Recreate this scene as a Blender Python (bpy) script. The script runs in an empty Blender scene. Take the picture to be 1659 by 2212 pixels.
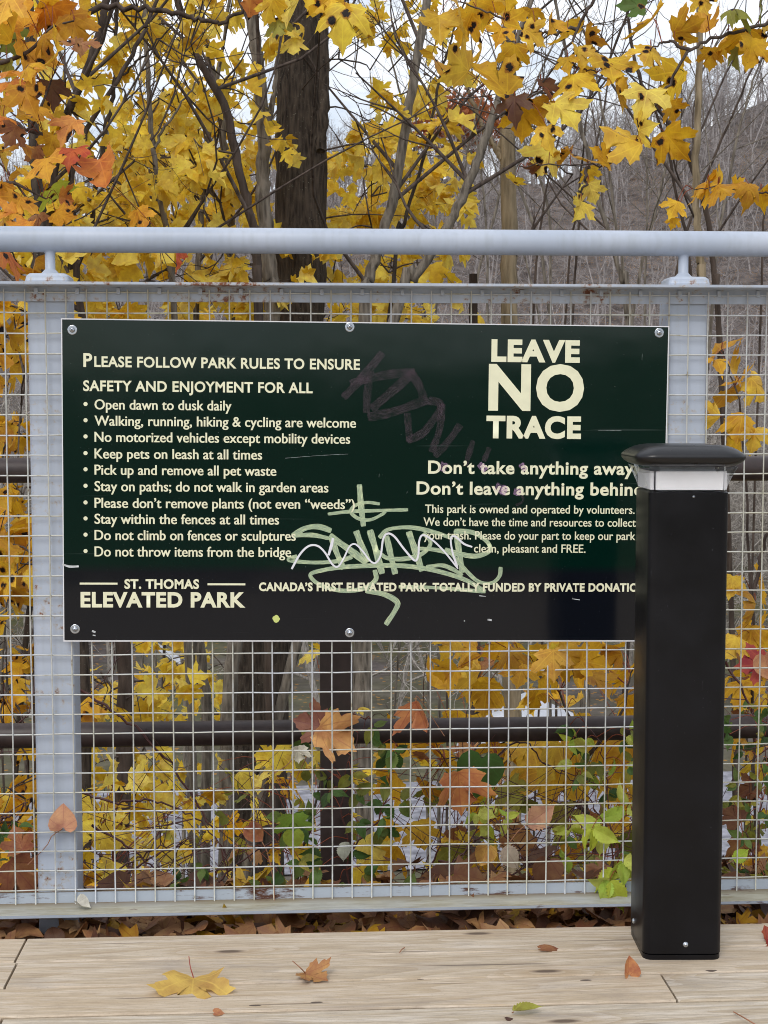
import bpy, math, random
import numpy as np
from mathutils import Vector, Matrix

random.seed(7); RNG = np.random.default_rng(11)
scene = bpy.context.scene
C = scene.collection

# ------------------------------------------------------------------ camera
F, CX, CY = 3050.0, 829.5, 1106.0            # focal length / centre in units of a 1659 x 2212 frame
YAW, PIT, CAM = math.radians(3.282), math.radians(4.198), np.array([0.0, -3.592, 1.197])
FW = np.array([math.sin(YAW)*math.cos(PIT), math.cos(YAW)*math.cos(PIT), -math.sin(PIT)])
RT = np.array([math.cos(YAW), -math.sin(YAW), 0.0]); UP = np.cross(RT, FW)
cd = bpy.data.cameras.new('camera'); cam = bpy.data.objects.new('camera', cd); C.objects.link(cam)
cam.matrix_world = Matrix(((RT[0], UP[0], -FW[0], CAM[0]), (RT[1], UP[1], -FW[1], CAM[1]), (RT[2], UP[2], -FW[2], CAM[2]), (0, 0, 0, 1)))
cd.sensor_fit = 'VERTICAL'; cd.sensor_height = 36.0; cd.sensor_width = 27.0; cd.lens = F/2212*36.0
cd.clip_start = 0.05; cd.clip_end = 3000
cd.dof.use_dof = True; cd.dof.focus_distance = 3.62; cd.dof.aperture_fstop = 24
scene.camera = cam

# ------------------------------------------------------------------ light
SUN_EL, SUN_AZ = math.radians(48), math.radians(203)
w = bpy.data.worlds.new("World"); scene.world = w; w.use_nodes = True
wt = w.node_tree; wt.nodes.clear()
sky = wt.nodes.new('ShaderNodeTexSky'); sky.sky_type = 'NISHITA'; sky.sun_disc = False
sky.sun_elevation = SUN_EL; sky.sun_rotation = SUN_AZ; sky.dust_density = 2.0
tc = wt.nodes.new('ShaderNodeTexCoord'); mp = wt.nodes.new('ShaderNodeMapping'); mp.inputs['Scale'].default_value = (1, 1, 2.6)
nz = wt.nodes.new('ShaderNodeTexNoise'); nz.inputs['Scale'].default_value = 5.0; nz.inputs['Detail'].default_value = 7; nz.inputs['Roughness'].default_value = .6
rp = wt.nodes.new('ShaderNodeValToRGB'); rp.color_ramp.elements[0].position = .36; rp.color_ramp.elements[1].position = .60
rp.color_ramp.elements[0].color = (.25, .25, .25, 1)
mx = wt.nodes.new('ShaderNodeMix'); mx.data_type = 'RGBA'
bg = wt.nodes.new('ShaderNodeBackground'); bg.inputs['Strength'].default_value = .1
wo = wt.nodes.new('ShaderNodeOutputWorld'); L = wt.links.new
L(tc.outputs['Generated'], mp.inputs[0]); L(mp.outputs[0], nz.inputs['Vector']); L(nz.outputs['Fac'], rp.inputs[0])
L(rp.outputs[0], mx.inputs[0]); L(sky.outputs[0], mx.inputs[6]); mx.inputs[7].default_value = (9.2, 9.5, 10.0, 1)
L(mx.outputs[2], bg.inputs['Color']); L(bg.outputs[0], wo.inputs[0])
sl = bpy.data.lights.new('sun', 'SUN'); sl.energy = 1.0; sl.angle = math.radians(25); sl.color = (1, .96, .9)
so = bpy.data.objects.new('sun', sl); C.objects.link(so)
sd = Vector((math.sin(SUN_AZ)*math.cos(SUN_EL), math.cos(SUN_AZ)*math.cos(SUN_EL), math.sin(SUN_EL)))
so.rotation_euler = sd.to_track_quat('Z', 'Y').to_euler(); so.location = (0, -6, 12)
vs = scene.view_settings; vs.view_transform = 'Standard'; vs.look = 'None'; vs.gamma = 1; vs.use_curve_mapping = False; vs.exposure = 0.38
scene.cycles.filter_width = 1.0

# ------------------------------------------------------------------ frame point -> place
def ray(px, py): return FW + RT*((px-CX)/F) + UP*((CY-py)/F)
def PY(px, py, y): d = ray(px, py); return CAM + d*((y-CAM[1])/d[1])       # on the upright plane at y
def PZ(px, py, z): d = ray(px, py); return CAM + d*((z-CAM[2])/d[2])       # on the level plane at z
def PD(px, py, dep): return CAM + ray(px, py)*dep                          # at a distance
def s2l(*c): return tuple(((v/255)/12.92 if v/255 <= .04045 else ((v/255+.055)/1.055)**2.4) for v in c)

# ------------------------------------------------------------------ materials
class N:
    def __init__(s, name):
        s.m = bpy.data.materials.new(name); s.m.use_nodes = True; s.t = s.m.node_tree; s.t.nodes.clear()
        s.out = s.n('OutputMaterial')
    def n(s, typ, **k):
        nd = s.t.nodes.new('ShaderNode'+typ)
        for a, v in k.items(): setattr(nd, a, v)
        return nd
    def put(s, sock, v):
        if hasattr(v, 'links') or isinstance(v, bpy.types.NodeSocket): s.t.links.new(v, sock)
        else:
            if hasattr(sock, 'default_value') and hasattr(sock.default_value, '__len__') and len(sock.default_value) == 4 and len(v) == 3: v = (*v, 1)
            sock.default_value = v
    def math(s, op, a, b=0.0, c=None, clamp=False):
        nd = s.n('Math', operation=op, use_clamp=clamp); s.put(nd.inputs[0], a); s.put(nd.inputs[1], b)
        if c is not None: s.put(nd.inputs[2], c)
        return nd.outputs[0]
    def mix(s, f, a, b):
        nd = s.n('Mix', data_type='RGBA'); s.put(nd.inputs[0], f); s.put(nd.inputs[6], a); s.put(nd.inputs[7], b); return nd.outputs[2]
    def ramp(s, f, lo, hi, a=0.0, b=1.0):
        nd = s.n('MapRange'); s.put(nd.inputs[0], f); nd.inputs[1].default_value = lo; nd.inputs[2].default_value = hi
        nd.inputs[3].default_value = a; nd.inputs[4].default_value = b; return nd.outputs[0]
    def obj(s, scale=(1, 1, 1), loc=None, src='Object'):
        tcn = s.n('TexCoord'); mpn = s.n('Mapping'); mpn.inputs['Scale'].default_value = scale
        if loc is not None: s.put(mpn.inputs['Location'], loc)
        s.put(mpn.inputs[0], tcn.outputs[src]); return mpn.outputs[0]
    def noise(s, vec, scale=5, detail=4, rough=.5, dist=0.0):
        nd = s.n('TexNoise'); s.put(nd.inputs['Vector'], vec); nd.inputs['Scale'].default_value = scale; nd.inputs['Detail'].default_value = detail
        nd.inputs['Roughness'].default_value = rough; nd.inputs['Distortion'].default_value = dist; return nd.outputs['Fac']
    def vor(s, vec, scale=5, rnd=1.0, dim='3D'):
        nd = s.n('TexVoronoi', voronoi_dimensions=dim); s.put(nd.inputs['Vector'], vec); nd.inputs['Scale'].default_value = scale; nd.inputs['Randomness'].default_value = rnd; return nd.outputs
    def bump(s, h, strength=.3, dist=.01):
        nd = s.n('Bump'); nd.inputs['Strength'].default_value = strength; nd.inputs['Distance'].default_value = dist; s.put(nd.inputs['Height'], h); return nd.outputs[0]
    def bsdf(s, col, rough=.5, metal=0.0, normal=None, spec=.5, **k):
        nd = s.n('BsdfPrincipled'); s.put(nd.inputs['Base Color'], col); s.put(nd.inputs['Roughness'], rough); s.put(nd.inputs['Metallic'], metal)
        s.put(nd.inputs['Specular IOR Level'], spec)
        if normal is not None: s.put(nd.inputs['Normal'], normal)
        for a, v in k.items(): s.put(nd.inputs[a], v)
        return nd.outputs[0]
    def end(s, shader): s.t.links.new(shader, s.out.inputs[0]); return s.m

def mat_plain(name, col, rough=.5, metal=0.0, var=.15, scale=20, bump=.1, spec=.5):
    g = N(name); v = g.obj(); nzv = g.noise(v, scale, 4)
    c = g.mix(g.ramp(nzv, .3, .7), tuple(x*(1-var) for x in col), tuple(min(1, x*(1+var)) for x in col))
    return g.end(g.bsdf(c, g.ramp(nzv, .2, .8, rough*.85, min(1, rough*1.15)), metal, g.bump(nzv, bump, .002), spec))

def mat_paint(name, rust=.0, spots=0.0, streak=False):
    g = N(name); v = g.obj()
    col = g.mix(g.ramp(g.noise(v, 3.5, 5), .3, .7), s2l(166, 176, 192), s2l(186, 194, 208))
    col = g.mix(g.ramp(g.noise(g.obj((40, 40, 3)), 1.2, 4), .45, .8, 0, .35), col, s2l(150, 156, 160))
    fine = g.noise(v, 60, 5, .65); big = g.noise(v, 5, 3)
    nd = g.n('NewGeometry')
    if rust:
        m = g.ramp(g.math('ADD', g.math('MULTIPLY', fine, .65), g.math('MULTIPLY', big, .5)), .70-rust*.12, .76-rust*.1)
        m2 = g.ramp(g.math('ADD', g.math('MULTIPLY', fine, .65), g.math('MULTIPLY', big, .5)), .64-rust*.12, .70-rust*.1, 0, .4)
        col = g.mix(m2, col, s2l(176, 158, 128)); col = g.mix(m, col, g.mix(fine, s2l(70, 36, 26), s2l(140, 84, 52)))
    if spots:
        vo = g.vor(g.math and g.obj((1, 1, 1)), 16)
        pick = g.n('SeparateColor'); g.put(pick.inputs[0], vo['Color'])
        d = g.math('ADD', vo['Distance'], g.math('MULTIPLY', fine, .22))
        sx = g.n('SeparateXYZ'); g.put(sx.inputs[0], v)
        m = g.math('MULTIPLY', g.math('LESS_THAN', d, .27), g.math('GREATER_THAN', pick.outputs[0], 1-spots))
        col = g.mix(m, col, s2l(104, 62, 50))
    return g.end(g.bsdf(col, .42, 0, g.bump(g.noise(v, 45, 3), .12, .002), .4))

def mat_bottom_rail():
    g = N('grimy_painted_rail'); v = g.obj(); fine = g.noise(g.obj((8, 40, 40)), 1.5, 6, .7); st = g.noise(g.obj((2.5, 6, 6)), 1.6, 4)
    geo = g.n('NewGeometry'); sx = g.n('SeparateXYZ'); g.put(sx.inputs[0], geo.outputs['Normal'])
    up = g.ramp(sx.outputs[2], .3, .8)
    base = g.mix(g.noise(v, 7, 4), s2l(166, 176, 190), s2l(190, 200, 210))
    dirt = g.mix(g.ramp(fine, .3, .7), s2l(138, 128, 100), s2l(186, 184, 168))
    col = g.mix(g.math('MULTIPLY', up, g.ramp(st, .25, .55, .45, 1)), base, dirt)
    sy = g.n('SeparateXYZ'); g.put(sy.inputs[0], v); seam = g.ramp(sy.outputs[1], -.035, .003)
    col = g.mix(g.math('MULTIPLY', g.math('MULTIPLY', up, seam), g.ramp(fine, .3, .6, .4, .95)), col, s2l(112, 92, 66))
    rust = g.ramp(g.math('ADD', g.math('ADD', g.math('MULTIPLY', fine, .6), g.math('MULTIPLY', st, .5)), g.math('MULTIPLY', seam, .05)), .66, .72)
    col = g.mix(rust, col, s2l(92, 58, 40))
    return g.end(g.bsdf(col, .55, 0, g.bump(fine, .2, .003), .35))

def mat_wire():
    g = N('galvanised_wire'); v = g.obj(); n1 = g.noise(v, 3, 4); n2 = g.noise(v, 40, 4)
    col = g.mix(g.ramp(n1, .38, .62), s2l(198, 202, 208), s2l(192, 190, 174)); col = g.mix(g.ramp(n2, .5, .75, 0, .6), col, s2l(150, 146, 118))
    col = g.mix(g.ramp(g.math('ADD', g.math('MULTIPLY', n1, .4), g.math('MULTIPLY', n2, .6)), .62, .68), col, s2l(112, 76, 48))
    return g.end(g.bsdf(col, .5, .15, None, .4))

def mat_bark(name, dark, light, sc=1.0, bump=.9, lichen=.0, fur=26):
    g = N(name); v = g.obj((sc, sc, sc*.13)); a = g.noise(v, fur, 6, .62, .6); b = g.noise(g.obj((sc, sc, sc*.5)), 5, 4)
    wv = g.vor(g.obj((sc, sc, sc*.16)), fur*.75)['Distance']
    h = g.math('ADD', g.math('MULTIPLY', a, .8), g.math('MULTIPLY', wv, .5))
    col = g.mix(g.ramp(h, .40, .84), dark, light); col = g.mix(g.ramp(b, .35, .7, 0, .45), col, tuple(x*.65 for x in light))
    if lichen:
        lm = g.math('MULTIPLY', g.ramp(g.noise(g.obj(), 70, 5, .7), .62, .68), g.ramp(g.noise(g.obj(), 6, 3), .42, .6, 0, lichen)); col = g.mix(lm, col, s2l(150, 152, 138))
    return g.end(g.bsdf(col, .9, 0, g.bump(h, bump, .02), .15))

def mat_leaf(name, veins=True, spots=.0, trans=.4, dry=False):
    g = N(name); at = g.n('VertexColor', layer_name='leafcol') if False else g.n('Attribute', attribute_name='leafcol')
    col = at.outputs['Color']; rnd = at.outputs['Alpha']
    uv = g.n('UVMap', uv_map='leaf'); sx = g.n('SeparateXYZ'); g.put(sx.inputs[0], uv.outputs[0])
    off = g.n('CombineXYZ'); g.put(off.inputs[0], g.math('MULTIPLY', rnd, 37.0)); g.put(off.inputs[1], g.math('MULTIPLY', rnd, 91.0)); g.put(off.inputs[2], g.math('MULTIPLY', rnd, 13.0))
    vec = g.n('VectorMath', operation='ADD'); g.put(vec.inputs[0], uv.outputs[0]); g.put(vec.inputs[1], off.outputs[0]); vec = vec.outputs[0]
    n1 = g.noise(vec, 2.2, 5, .6)
    dark = g.n('HueSaturation'); dark.inputs['Hue'].default_value = .485; dark.inputs['Value'].default_value = .74; g.put(dark.inputs['Color'], col)
    lite = g.n('HueSaturation'); lite.inputs['Hue'].default_value = .515; lite.inputs['Value'].default_value = 1.18; g.put(lite.inputs['Color'], col)
    c = g.mix(g.ramp(n1, .3, .7), dark.outputs[0], lite.outputs[0])
    if veins:
        ax = g.math('ABSOLUTE', sx.outputs[0]); y = sx.outputs[1]; dist = None
        for dx, dy in ((0, 1), (.72, .69), (.97, .2)):
            d = g.math('ABSOLUTE', g.math('SUBTRACT', g.math('MULTIPLY', ax, dy), g.math('MULTIPLY', y, dx)))
            dist = d if dist is None else g.math('MINIMUM', dist, d)
        fork = g.math('ABSOLUTE', g.math('SUBTRACT', g.math('FRACT', g.math('MULTIPLY', g.math('ADD', y, g.math('MULTIPLY', ax, .8)), 7.5)), .5))
        c = g.mix(g.ramp(fork, .0, .1, .22, 0), c, dark.outputs[0])
        c = g.mix(g.ramp(dist, .004, .022, .6 if not dry else .75, 0), c, lite.outputs[0] if not dry else dark.outputs[0])
    speck = g.ramp(g.noise(vec, 16, 4, .6), .66, .72, 0, .7); c = g.mix(speck, c, s2l(120, 62, 26))
    if spots:
        vo = g.vor(vec, 2.1, 1.0, '2D'); pk = g.n('SeparateColor'); g.put(pk.inputs[0], vo['Color'])
        d = g.math('ADD', vo['Distance'], g.math('MULTIPLY', g.noise(vec, 6, 5, .7), .55))
        pick = g.math('GREATER_THAN', pk.outputs[0], 1-spots)
        c = g.mix(g.math('MULTIPLY', pick, g.ramp(d, .50, .56, .8, 0)), c, s2l(150, 88, 30))
        c = g.mix(g.math('MULTIPLY', pick, g.ramp(d, .45, .47, 1, 0)), c, s2l(26, 18, 18))
    b = g.bsdf(c, .55, 0, g.bump(g.noise(vec, 14, 3), .15, .004), .3)
    tr = g.n('BsdfTranslucent'); g.put(tr.inputs[0], c)
    ms = g.n('MixShader'); ms.inputs[0].default_value = trans; g.t.links.new(b, ms.inputs[1]); g.t.links.new(tr.outputs[0], ms.inputs[2])
    return g.end(ms.outputs[0])

def mat_wood():
    g = N('weathered_deck_wood'); oi = g.n('ObjectInfo'); r = oi.outputs['Random']
    off = g.n('CombineXYZ'); g.put(off.inputs[0], g.math('MULTIPLY', r, 50.0)); g.put(off.inputs[1], g.math('MULTIPLY', r, 23.0))
    tcn = g.n('TexCoord'); va = g.n('VectorMath', operation='ADD'); g.put(va.inputs[0], tcn.outputs['Object']); g.put(va.inputs[1], off.outputs[0]); v = va.outputs[0]
    def sc(s):
        m = g.n('Mapping'); m.inputs['Scale'].default_value = s; g.put(m.inputs[0], v); return m.outputs[0]
    kn = g.vor(sc((1.9, 7.0, 1)), 1.0, 1.0, '2D'); kp = g.n('SeparateColor'); g.put(kp.inputs[0], kn['Color'])
    kd = g.math('ADD', kn['Distance'], g.math('GREATER_THAN', .55, kp.outputs[0]))          # only some cells hold a knot
    knot = g.ramp(kd, .035, .075, 1, 0); halo = g.ramp(kd, .05, .30, 1, 0)
    flow = g.noise(sc((.5, 5.0, 1)), 1.2, 2, .4, .3)
    ringv = g.math('FRACT', g.math('MULTIPLY', g.math('ADD', flow, g.math('MULTIPLY', halo, .12)), 17.0))
    ring = g.ramp(ringv, .0, .9)
    fine = g.noise(sc((14, 260, 20)), 1.0, 5, .75, .1); mid = g.noise(sc((2.6, 30, 3)), 1.4, 6, .7, .3); stain = g.noise(sc((1.8, 8, 1)), 1.3, 6, .65, .4)
    col = g.mix(g.ramp(ring, .1, 1), s2l(208, 196, 178), s2l(188, 173, 150))
    fin2 = g.noise(sc((6, 110, 9)), 1.0, 6, .8, .2)
    col = g.mix(g.ramp(fine, .34, .58, .75, 0), col, s2l(150, 138, 124)); col = g.mix(g.ramp(fin2, .34, .5, .45, 0), col, s2l(140, 128, 114)); col = g.mix(g.ramp(fin2, .58, .7, 0, .4), col, s2l(224, 219, 212))
    col = g.mix(g.ramp(mid, .52, .72, 0, .65), col, s2l(226, 219, 210))
    col = g.mix(g.ramp(mid, .28, .46, .4, 0), col, s2l(150, 130, 106))
    col = g.mix(g.ramp(stain, .54, .68, 0, .6), col, s2l(140, 136, 134))
    col = g.mix(g.ramp(r, 0, 1, 0, .25), col, s2l(196, 164, 124))
    col = g.mix(g.math('MULTIPLY', halo, .4), col, s2l(166, 140, 108))
    grit = g.noise(v, 190, 3, .6); col = g.mix(g.ramp(grit, .58, .72, 0, .3), col, s2l(128, 116, 102))
    col = g.mix(knot, col, g.mix(fine, s2l(84, 72, 62), s2l(124, 108, 94)))
    nail = g.vor(sc((4, 13, 1)), 1.0, 1.0, '2D'); np_ = g.n('SeparateColor'); g.put(np_.inputs[0], nail['Color'])
    col = g.mix(g.math('MULTIPLY', g.math('LESS_THAN', nail['Distance'], .05), g.math('GREATER_THAN', np_.outputs[1], .7)), col, s2l(96, 84, 76))
    crack = g.ramp(g.noise(sc((1.6, 70, 1)), 1.0, 3, .5), .67, .70); col = g.mix(g.math('MULTIPLY', crack, .7), col, s2l(104, 92, 80))
    h = g.math('SUBTRACT', g.math('MULTIPLY', fine, .6), g.math('ADD', g.math('MULTIPLY', crack, .6), g.math('MULTIPLY', ring, .2)))
    return g.end(g.bsdf(col, .8, 0, g.bump(h, .35, .002), .2))

def mat_sign():
    g = N('printed_sign_face'); v = g.obj(); sx = g.n('SeparateXYZ'); g.put(sx.inputs[0], v)
    band = g.ramp(g.math('ADD', sx.outputs[2], g.math('MULTIPLY', g.noise(v, 3), .0)), SIGN_BAND-.012, SIGN_BAND+.012)
    col = g.mix(band, s2l(15, 18, 25), s2l(3, 29, 23))
    sc_ = g.ramp(g.noise(g.obj((1.5, 1, 60)), 1.5, 3), .69, .75, 0, .10); col = g.mix(sc_, col, s2l(120, 130, 128))
    sc2 = g.ramp(g.noise(g.obj((55, 1, 14)), 1.0, 3, .6), .73, .76, 0, .18); col = g.mix(sc2, col, s2l(150, 160, 156))
    dust = g.noise(v, 260, 2); col = g.mix(g.math('MULTIPLY', g.ramp(dust, .76, .80), .3), col, s2l(170, 175, 170))
    ro = g.ramp(g.noise(v, 4, 5), .3, .7, .07, .13)
    return g.end(g.bsdf(col, ro, 0, g.bump(g.noise(g.obj((3, 3, 3)), 1.5, 2), .10, .01), .34))

def mat_marker(name, c1, c2, alpha, streak=True):
    g = N(name); uv = g.n('UVMap', uv_map='leaf'); m = g.n('Mapping'); m.inputs['Scale'].default_value = (3.2, 6.0, 1); g.put(m.inputs[0], uv.outputs[0])
    n1 = g.noise(m.outputs[0], 1.6, 4, .6); n2 = g.noise(g.obj(), 28, 3)
    col = g.mix(g.ramp(n1, .3, .7), c1, c2); col = g.mix(g.ramp(n2, .55, .75, 0, .7), col, tuple(min(1, x*1.35) for x in c2))
    b = g.bsdf(col, .45); t = g.n('BsdfTransparent'); ms = g.n('MixShader')
    a = g.math('MAXIMUM', g.ramp(n1, .25, .75, alpha*.55, min(1, alpha*1.25)), g.ramp(n2, .58, .7)) if streak else alpha
    if streak == 'rub': a = g.math('MULTIPLY', g.ramp(n1, .35, .6, 0, alpha), g.ramp(n2, .3, .55, .3, 1))
    g.put(ms.inputs[0], a); g.t.links.new(t.outputs[0], ms.inputs[1]); g.t.links.new(b, ms.inputs[2])
    return g.end(ms.outputs[0])

def mat_ground():
    g = N('valley_floor'); v = g.obj(); n1 = g.noise(v, .12, 6, .6); n2 = g.noise(v, 2.2, 6, .7)
    sx = g.n('SeparateXYZ'); g.put(sx.inputs[0], v)
    grass = g.mix(g.ramp(n2, .3, .7), s2l(70, 74, 46), s2l(106, 104, 72)); n3 = g.noise(v, .7, 7, .75); litter = g.mix(g.ramp(n3, .34, .66), s2l(62, 56, 54), s2l(116, 108, 105)); litter = g.mix(g.ramp(n2, .55, .7, 0, .6), litter, s2l(134, 126, 118))
    far = g.ramp(sx.outputs[1], 36, 60)
    col = g.mix(g.math('MAXIMUM', g.ramp(n1, .42, .6), far), grass, litter)
    dots = g.vor(v, 5)['Distance']; col = g.mix(g.math('MULTIPLY', g.math('LESS_THAN', dots, .22), g.ramp(n1, .4, .55, .2, .8)), col, s2l(176, 128, 60))
    return g.end(g.bsdf(col, .95, 0, None, .1))

# ------------------------------------------------------------------ mesh helpers
class MB:
    def __init__(s): s.v = []; s.f = []; s.n = 0; s.uv = []; s.col = []; s.sm = []
    def add(s, v, f, uv=None, col=None):
        v = np.asarray(v, float); f = np.asarray(f, int); s.v.append(v); s.f.append((f+s.n)); s.n += len(v)
        s.uv.append(uv if uv is not None else np.zeros((len(v), 2))); s.col.append(col if col is not None else np.ones((len(v), 4)))
    def box(s, a, b):
        a = np.minimum(a, b).astype(float); bb = np.maximum(a, b).astype(float)
        v = [(x, y, z) for x in (a[0], bb[0]) for y in (a[1], bb[1]) for z in (a[2], bb[2])]
        s.add(v, [(0, 1, 3, 2), (4, 6, 7, 5), (0, 4, 5, 1), (2, 3, 7, 6), (0, 2, 6, 4), (1, 5, 7, 3)])
    def tube(s, P, R, sides=6, cap=True, col=None):
        P = np.asarray(P, float); n = len(P); R = np.broadcast_to(np.asarray(R, float), (n,)) if np.ndim(R) < 2 else R
        T = np.gradient(P, axis=0); T /= np.linalg.norm(T, axis=1, keepdims=True)+1e-12
        m = T.mean(0); ref = np.array([0, 0, 1.0]) if abs(m[2]) < .8*np.linalg.norm(m) else np.array([1.0, 0, 0])
        A = np.cross(T, ref); A /= np.linalg.norm(A, axis=1, keepdims=True)+1e-12; B = np.cross(T, A)
        th = np.arange(sides)/sides*2*math.pi
        rr = R[:, None] if R.ndim == 1 else R
        V = P[:, None, :]+(A[:, None, :]*np.cos(th)[None, :, None]+B[:, None, :]*np.sin(th)[None, :, None])*rr[..., None]
        i = np.arange(n-1)[:, None]*sides; j = np.arange(sides)[None, :]; k = (j+1) % sides
        Fq = np.stack([i+j, i+sides+j, i+sides+k, i+k], -1).reshape(-1, 4)
        s.add(V.reshape(-1, 3), Fq, None, None if col is None else np.tile(np.array([*col, RNG.random()*.2]), (n*sides, 1)))
        if cap and sides <= 4: pass
        elif cap:
            base = s.n-n*sides
            for o, rev in ((0, 1), ((n-1)*sides, 0)):
                ids = list(range(base+o, base+o+sides)); ids = ids[::-1] if rev else ids
                s.f.append(np.array([ids]))
    def build(s, name, mat, parent=None, smooth=True, origin=(0, 0, 0), data=False, sharp=None):
        V = np.concatenate(s.v)-np.asarray(origin); me = bpy.data.meshes.new(name)
        lens = np.concatenate([np.full(len(f), f.shape[1]) for f in s.f if len(f)]); idx = np.concatenate([f.ravel() for f in s.f if len(f)])
        me.vertices.add(len(V)); me.vertices.foreach_set('co', V.ravel())
        me.loops.add(len(idx)); me.loops.foreach_set('vertex_index', idx.astype(np.int32))
        me.polygons.add(len(lens)); st = np.concatenate([[0], np.cumsum(lens)[:-1]]).astype(np.int32)
        me.polygons.foreach_set('loop_start', st); me.polygons.foreach_set('loop_total', lens.astype(np.int32))
        me.polygons.foreach_set('use_smooth', np.full(len(lens), bool(smooth)))
        if data:
            UVv = np.concatenate(s.uv); ul = me.uv_layers.new(name='leaf'); ul.data.foreach_set('uv', UVv[idx].ravel())
            ca = me.color_attributes.new('leafcol', 'FLOAT_COLOR', 'POINT'); ca.data.foreach_set('color', np.concatenate(s.col).ravel())
        me.update(calc_edges=True); me.validate()
        if sharp is not None: me.set_sharp_from_angle(angle=sharp)
        return link(name, me, mat, parent, origin)
def link(name, me, mat, parent=None, origin=(0, 0, 0)):
    o = bpy.data.objects.new(name, me); C.objects.link(o)
    if mat is not None: me.materials.clear(); me.materials.append(mat)
    if parent is not None:
        o.parent = parent
    else: o.location = origin
    return o
def thing(name, loc=(0, 0, 0), label=None, cat=None, group=None, kind=None):
    o = bpy.data.objects.new(name, None); o.location = loc; o.empty_display_size = .1; C.objects.link(o); tag(o, label, cat, group, kind); return o
def tag(o, label=None, cat=None, group=None, kind=None):
    if label: o['label'] = label
    if cat: o['category'] = cat
    if group: o['group'] = group
    if kind: o['kind'] = kind
    return o
def place_child(o, parent, loc): o.parent = parent; o.location = loc
def spline(P, n):
    P = np.asarray(P, float); m = len(P)
    if m < 3: t = np.linspace(0, 1, n)[:, None]; return P[0]*(1-t)+P[-1]*t
    Q = np.vstack([2*P[0]-P[1], P, 2*P[-1]-P[-2]]); out = []
    for t in np.linspace(0, m-1-1e-9, n):
        i = int(t); u = t-i; a, b, c, d = Q[i:i+4]
        out.append(.5*((2*b)+(-a+c)*u+(2*a-5*b+4*c-d)*u*u+(-a+3*b-3*c+d)*u**3))
    return np.array(out)
def unit(v): v = np.asarray(v, float); return v/(np.linalg.norm(v)+1e-12)

# ------------------------------------------------------------------ leaf shapes: base (0,0), tip (0,1)
half = [(.03, -.03), (.12, -.07), (.27, -.05), (.36, -.10), (.42, -.01), (.58, .07), (.50, .16), (.44, .25), (.56, .29), (.66, .36), (.67, .45), (.80, .60), (.64, .60), (.58, .66), (.48, .62), (.34, .53),
        (.25, .50), (.28, .62), (.36, .70), (.25, .76), (.22, .84), (.10, .88), (0, 1.06)]
def ring_leaf(halfpts, ts, c=(0, .22)):
    out = np.array(halfpts+[(-x, y) for x, y in halfpts[-2::-1]]); c = np.array(c); k = len(out)
    V = [c]+[c+t*(p-c) for t in ts for p in out]; Fs3 = []; Fs4 = []
    for i in range(k):
        j = (i+1) % k; Fs3.append((0, 1+i, 1+j))
        for r in range(len(ts)-1): Fs4.append((1+r*k+i, 1+(r+1)*k+i, 1+(r+1)*k+j, 1+r*k+j))
    return np.array(V), np.array(Fs3), np.array(Fs4).reshape(-1, 4)
MAPLE = ring_leaf(half, (.4, .75, 1.0)); MAPLE_LOW = ring_leaf([half[i] for i in (0, 2, 5, 7, 11, 13, 16, 18, 20, 22)], (1.0,))
oh = [(.03, -.03), (.16, .0)]
for i in range(9):
    t = (i+1)/10; wv = .40*math.sin(math.pi*min(1, t*.93+.12))**.9*(1-.25*t); oh += [(wv+.03, t-.02), (wv-.02, t+.03)]
oh += [(0, 1.08)]
OVATE = ring_leaf(oh, (.5, 1.0), (0, .35))
rh = [(.02, .05), (.10, -.06), (.28, -.10), (.45, .02), (.53, .22), (.50, .42), (.40, .62), (.24, .82), (.08, .98), (0, 1.05)]
ROUND = ring_leaf(rh, (.5, 1.0), (0, .35))
STALK = s2l(150, 72, 58); RED_, YEL, ORG = s2l(206, 92, 56), s2l(236, 186, 48), s2l(232, 160, 62)
def pal(name):
    P = {'yellow': [(248, 212, 76), (244, 202, 62), (250, 220, 104), (232, 188, 54), (242, 210, 88)],
         'gold': [(234, 182, 54), (222, 166, 46), (238, 192, 72), (206, 148, 46), (230, 172, 40)],
         'amber': [(240, 172, 60), (236, 156, 58), (230, 142, 64), (242, 184, 72), (208, 146, 48), (234, 164, 50)],
         'brown': [(150, 100, 66), (172, 116, 74), (124, 80, 56), (188, 136, 92), (110, 76, 58)],
         'tan': [(206, 150, 102), (190, 132, 88), (214, 164, 116)],
         'green': [(84, 112, 56), (100, 126, 62), (70, 94, 50), (116, 134, 70)],
         'lime': [(196, 204, 84), (206, 208, 100), (170, 190, 76), (186, 192, 66)],
         'olive': [(150, 148, 62), (168, 158, 68), (128, 130, 58)],
         'red': [(214, 112, 70), (204, 94, 62)], 'orange': [(226, 140, 74), (222, 126, 66), (232, 156, 84)], 'pale': [(212, 206, 190), (196, 190, 176)]}[name]
    c = np.array(s2l(*P[int(RNG.integers(len(P)))])); return np.clip(c*RNG.uniform(.88, 1.08), 0, 1)
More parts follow.
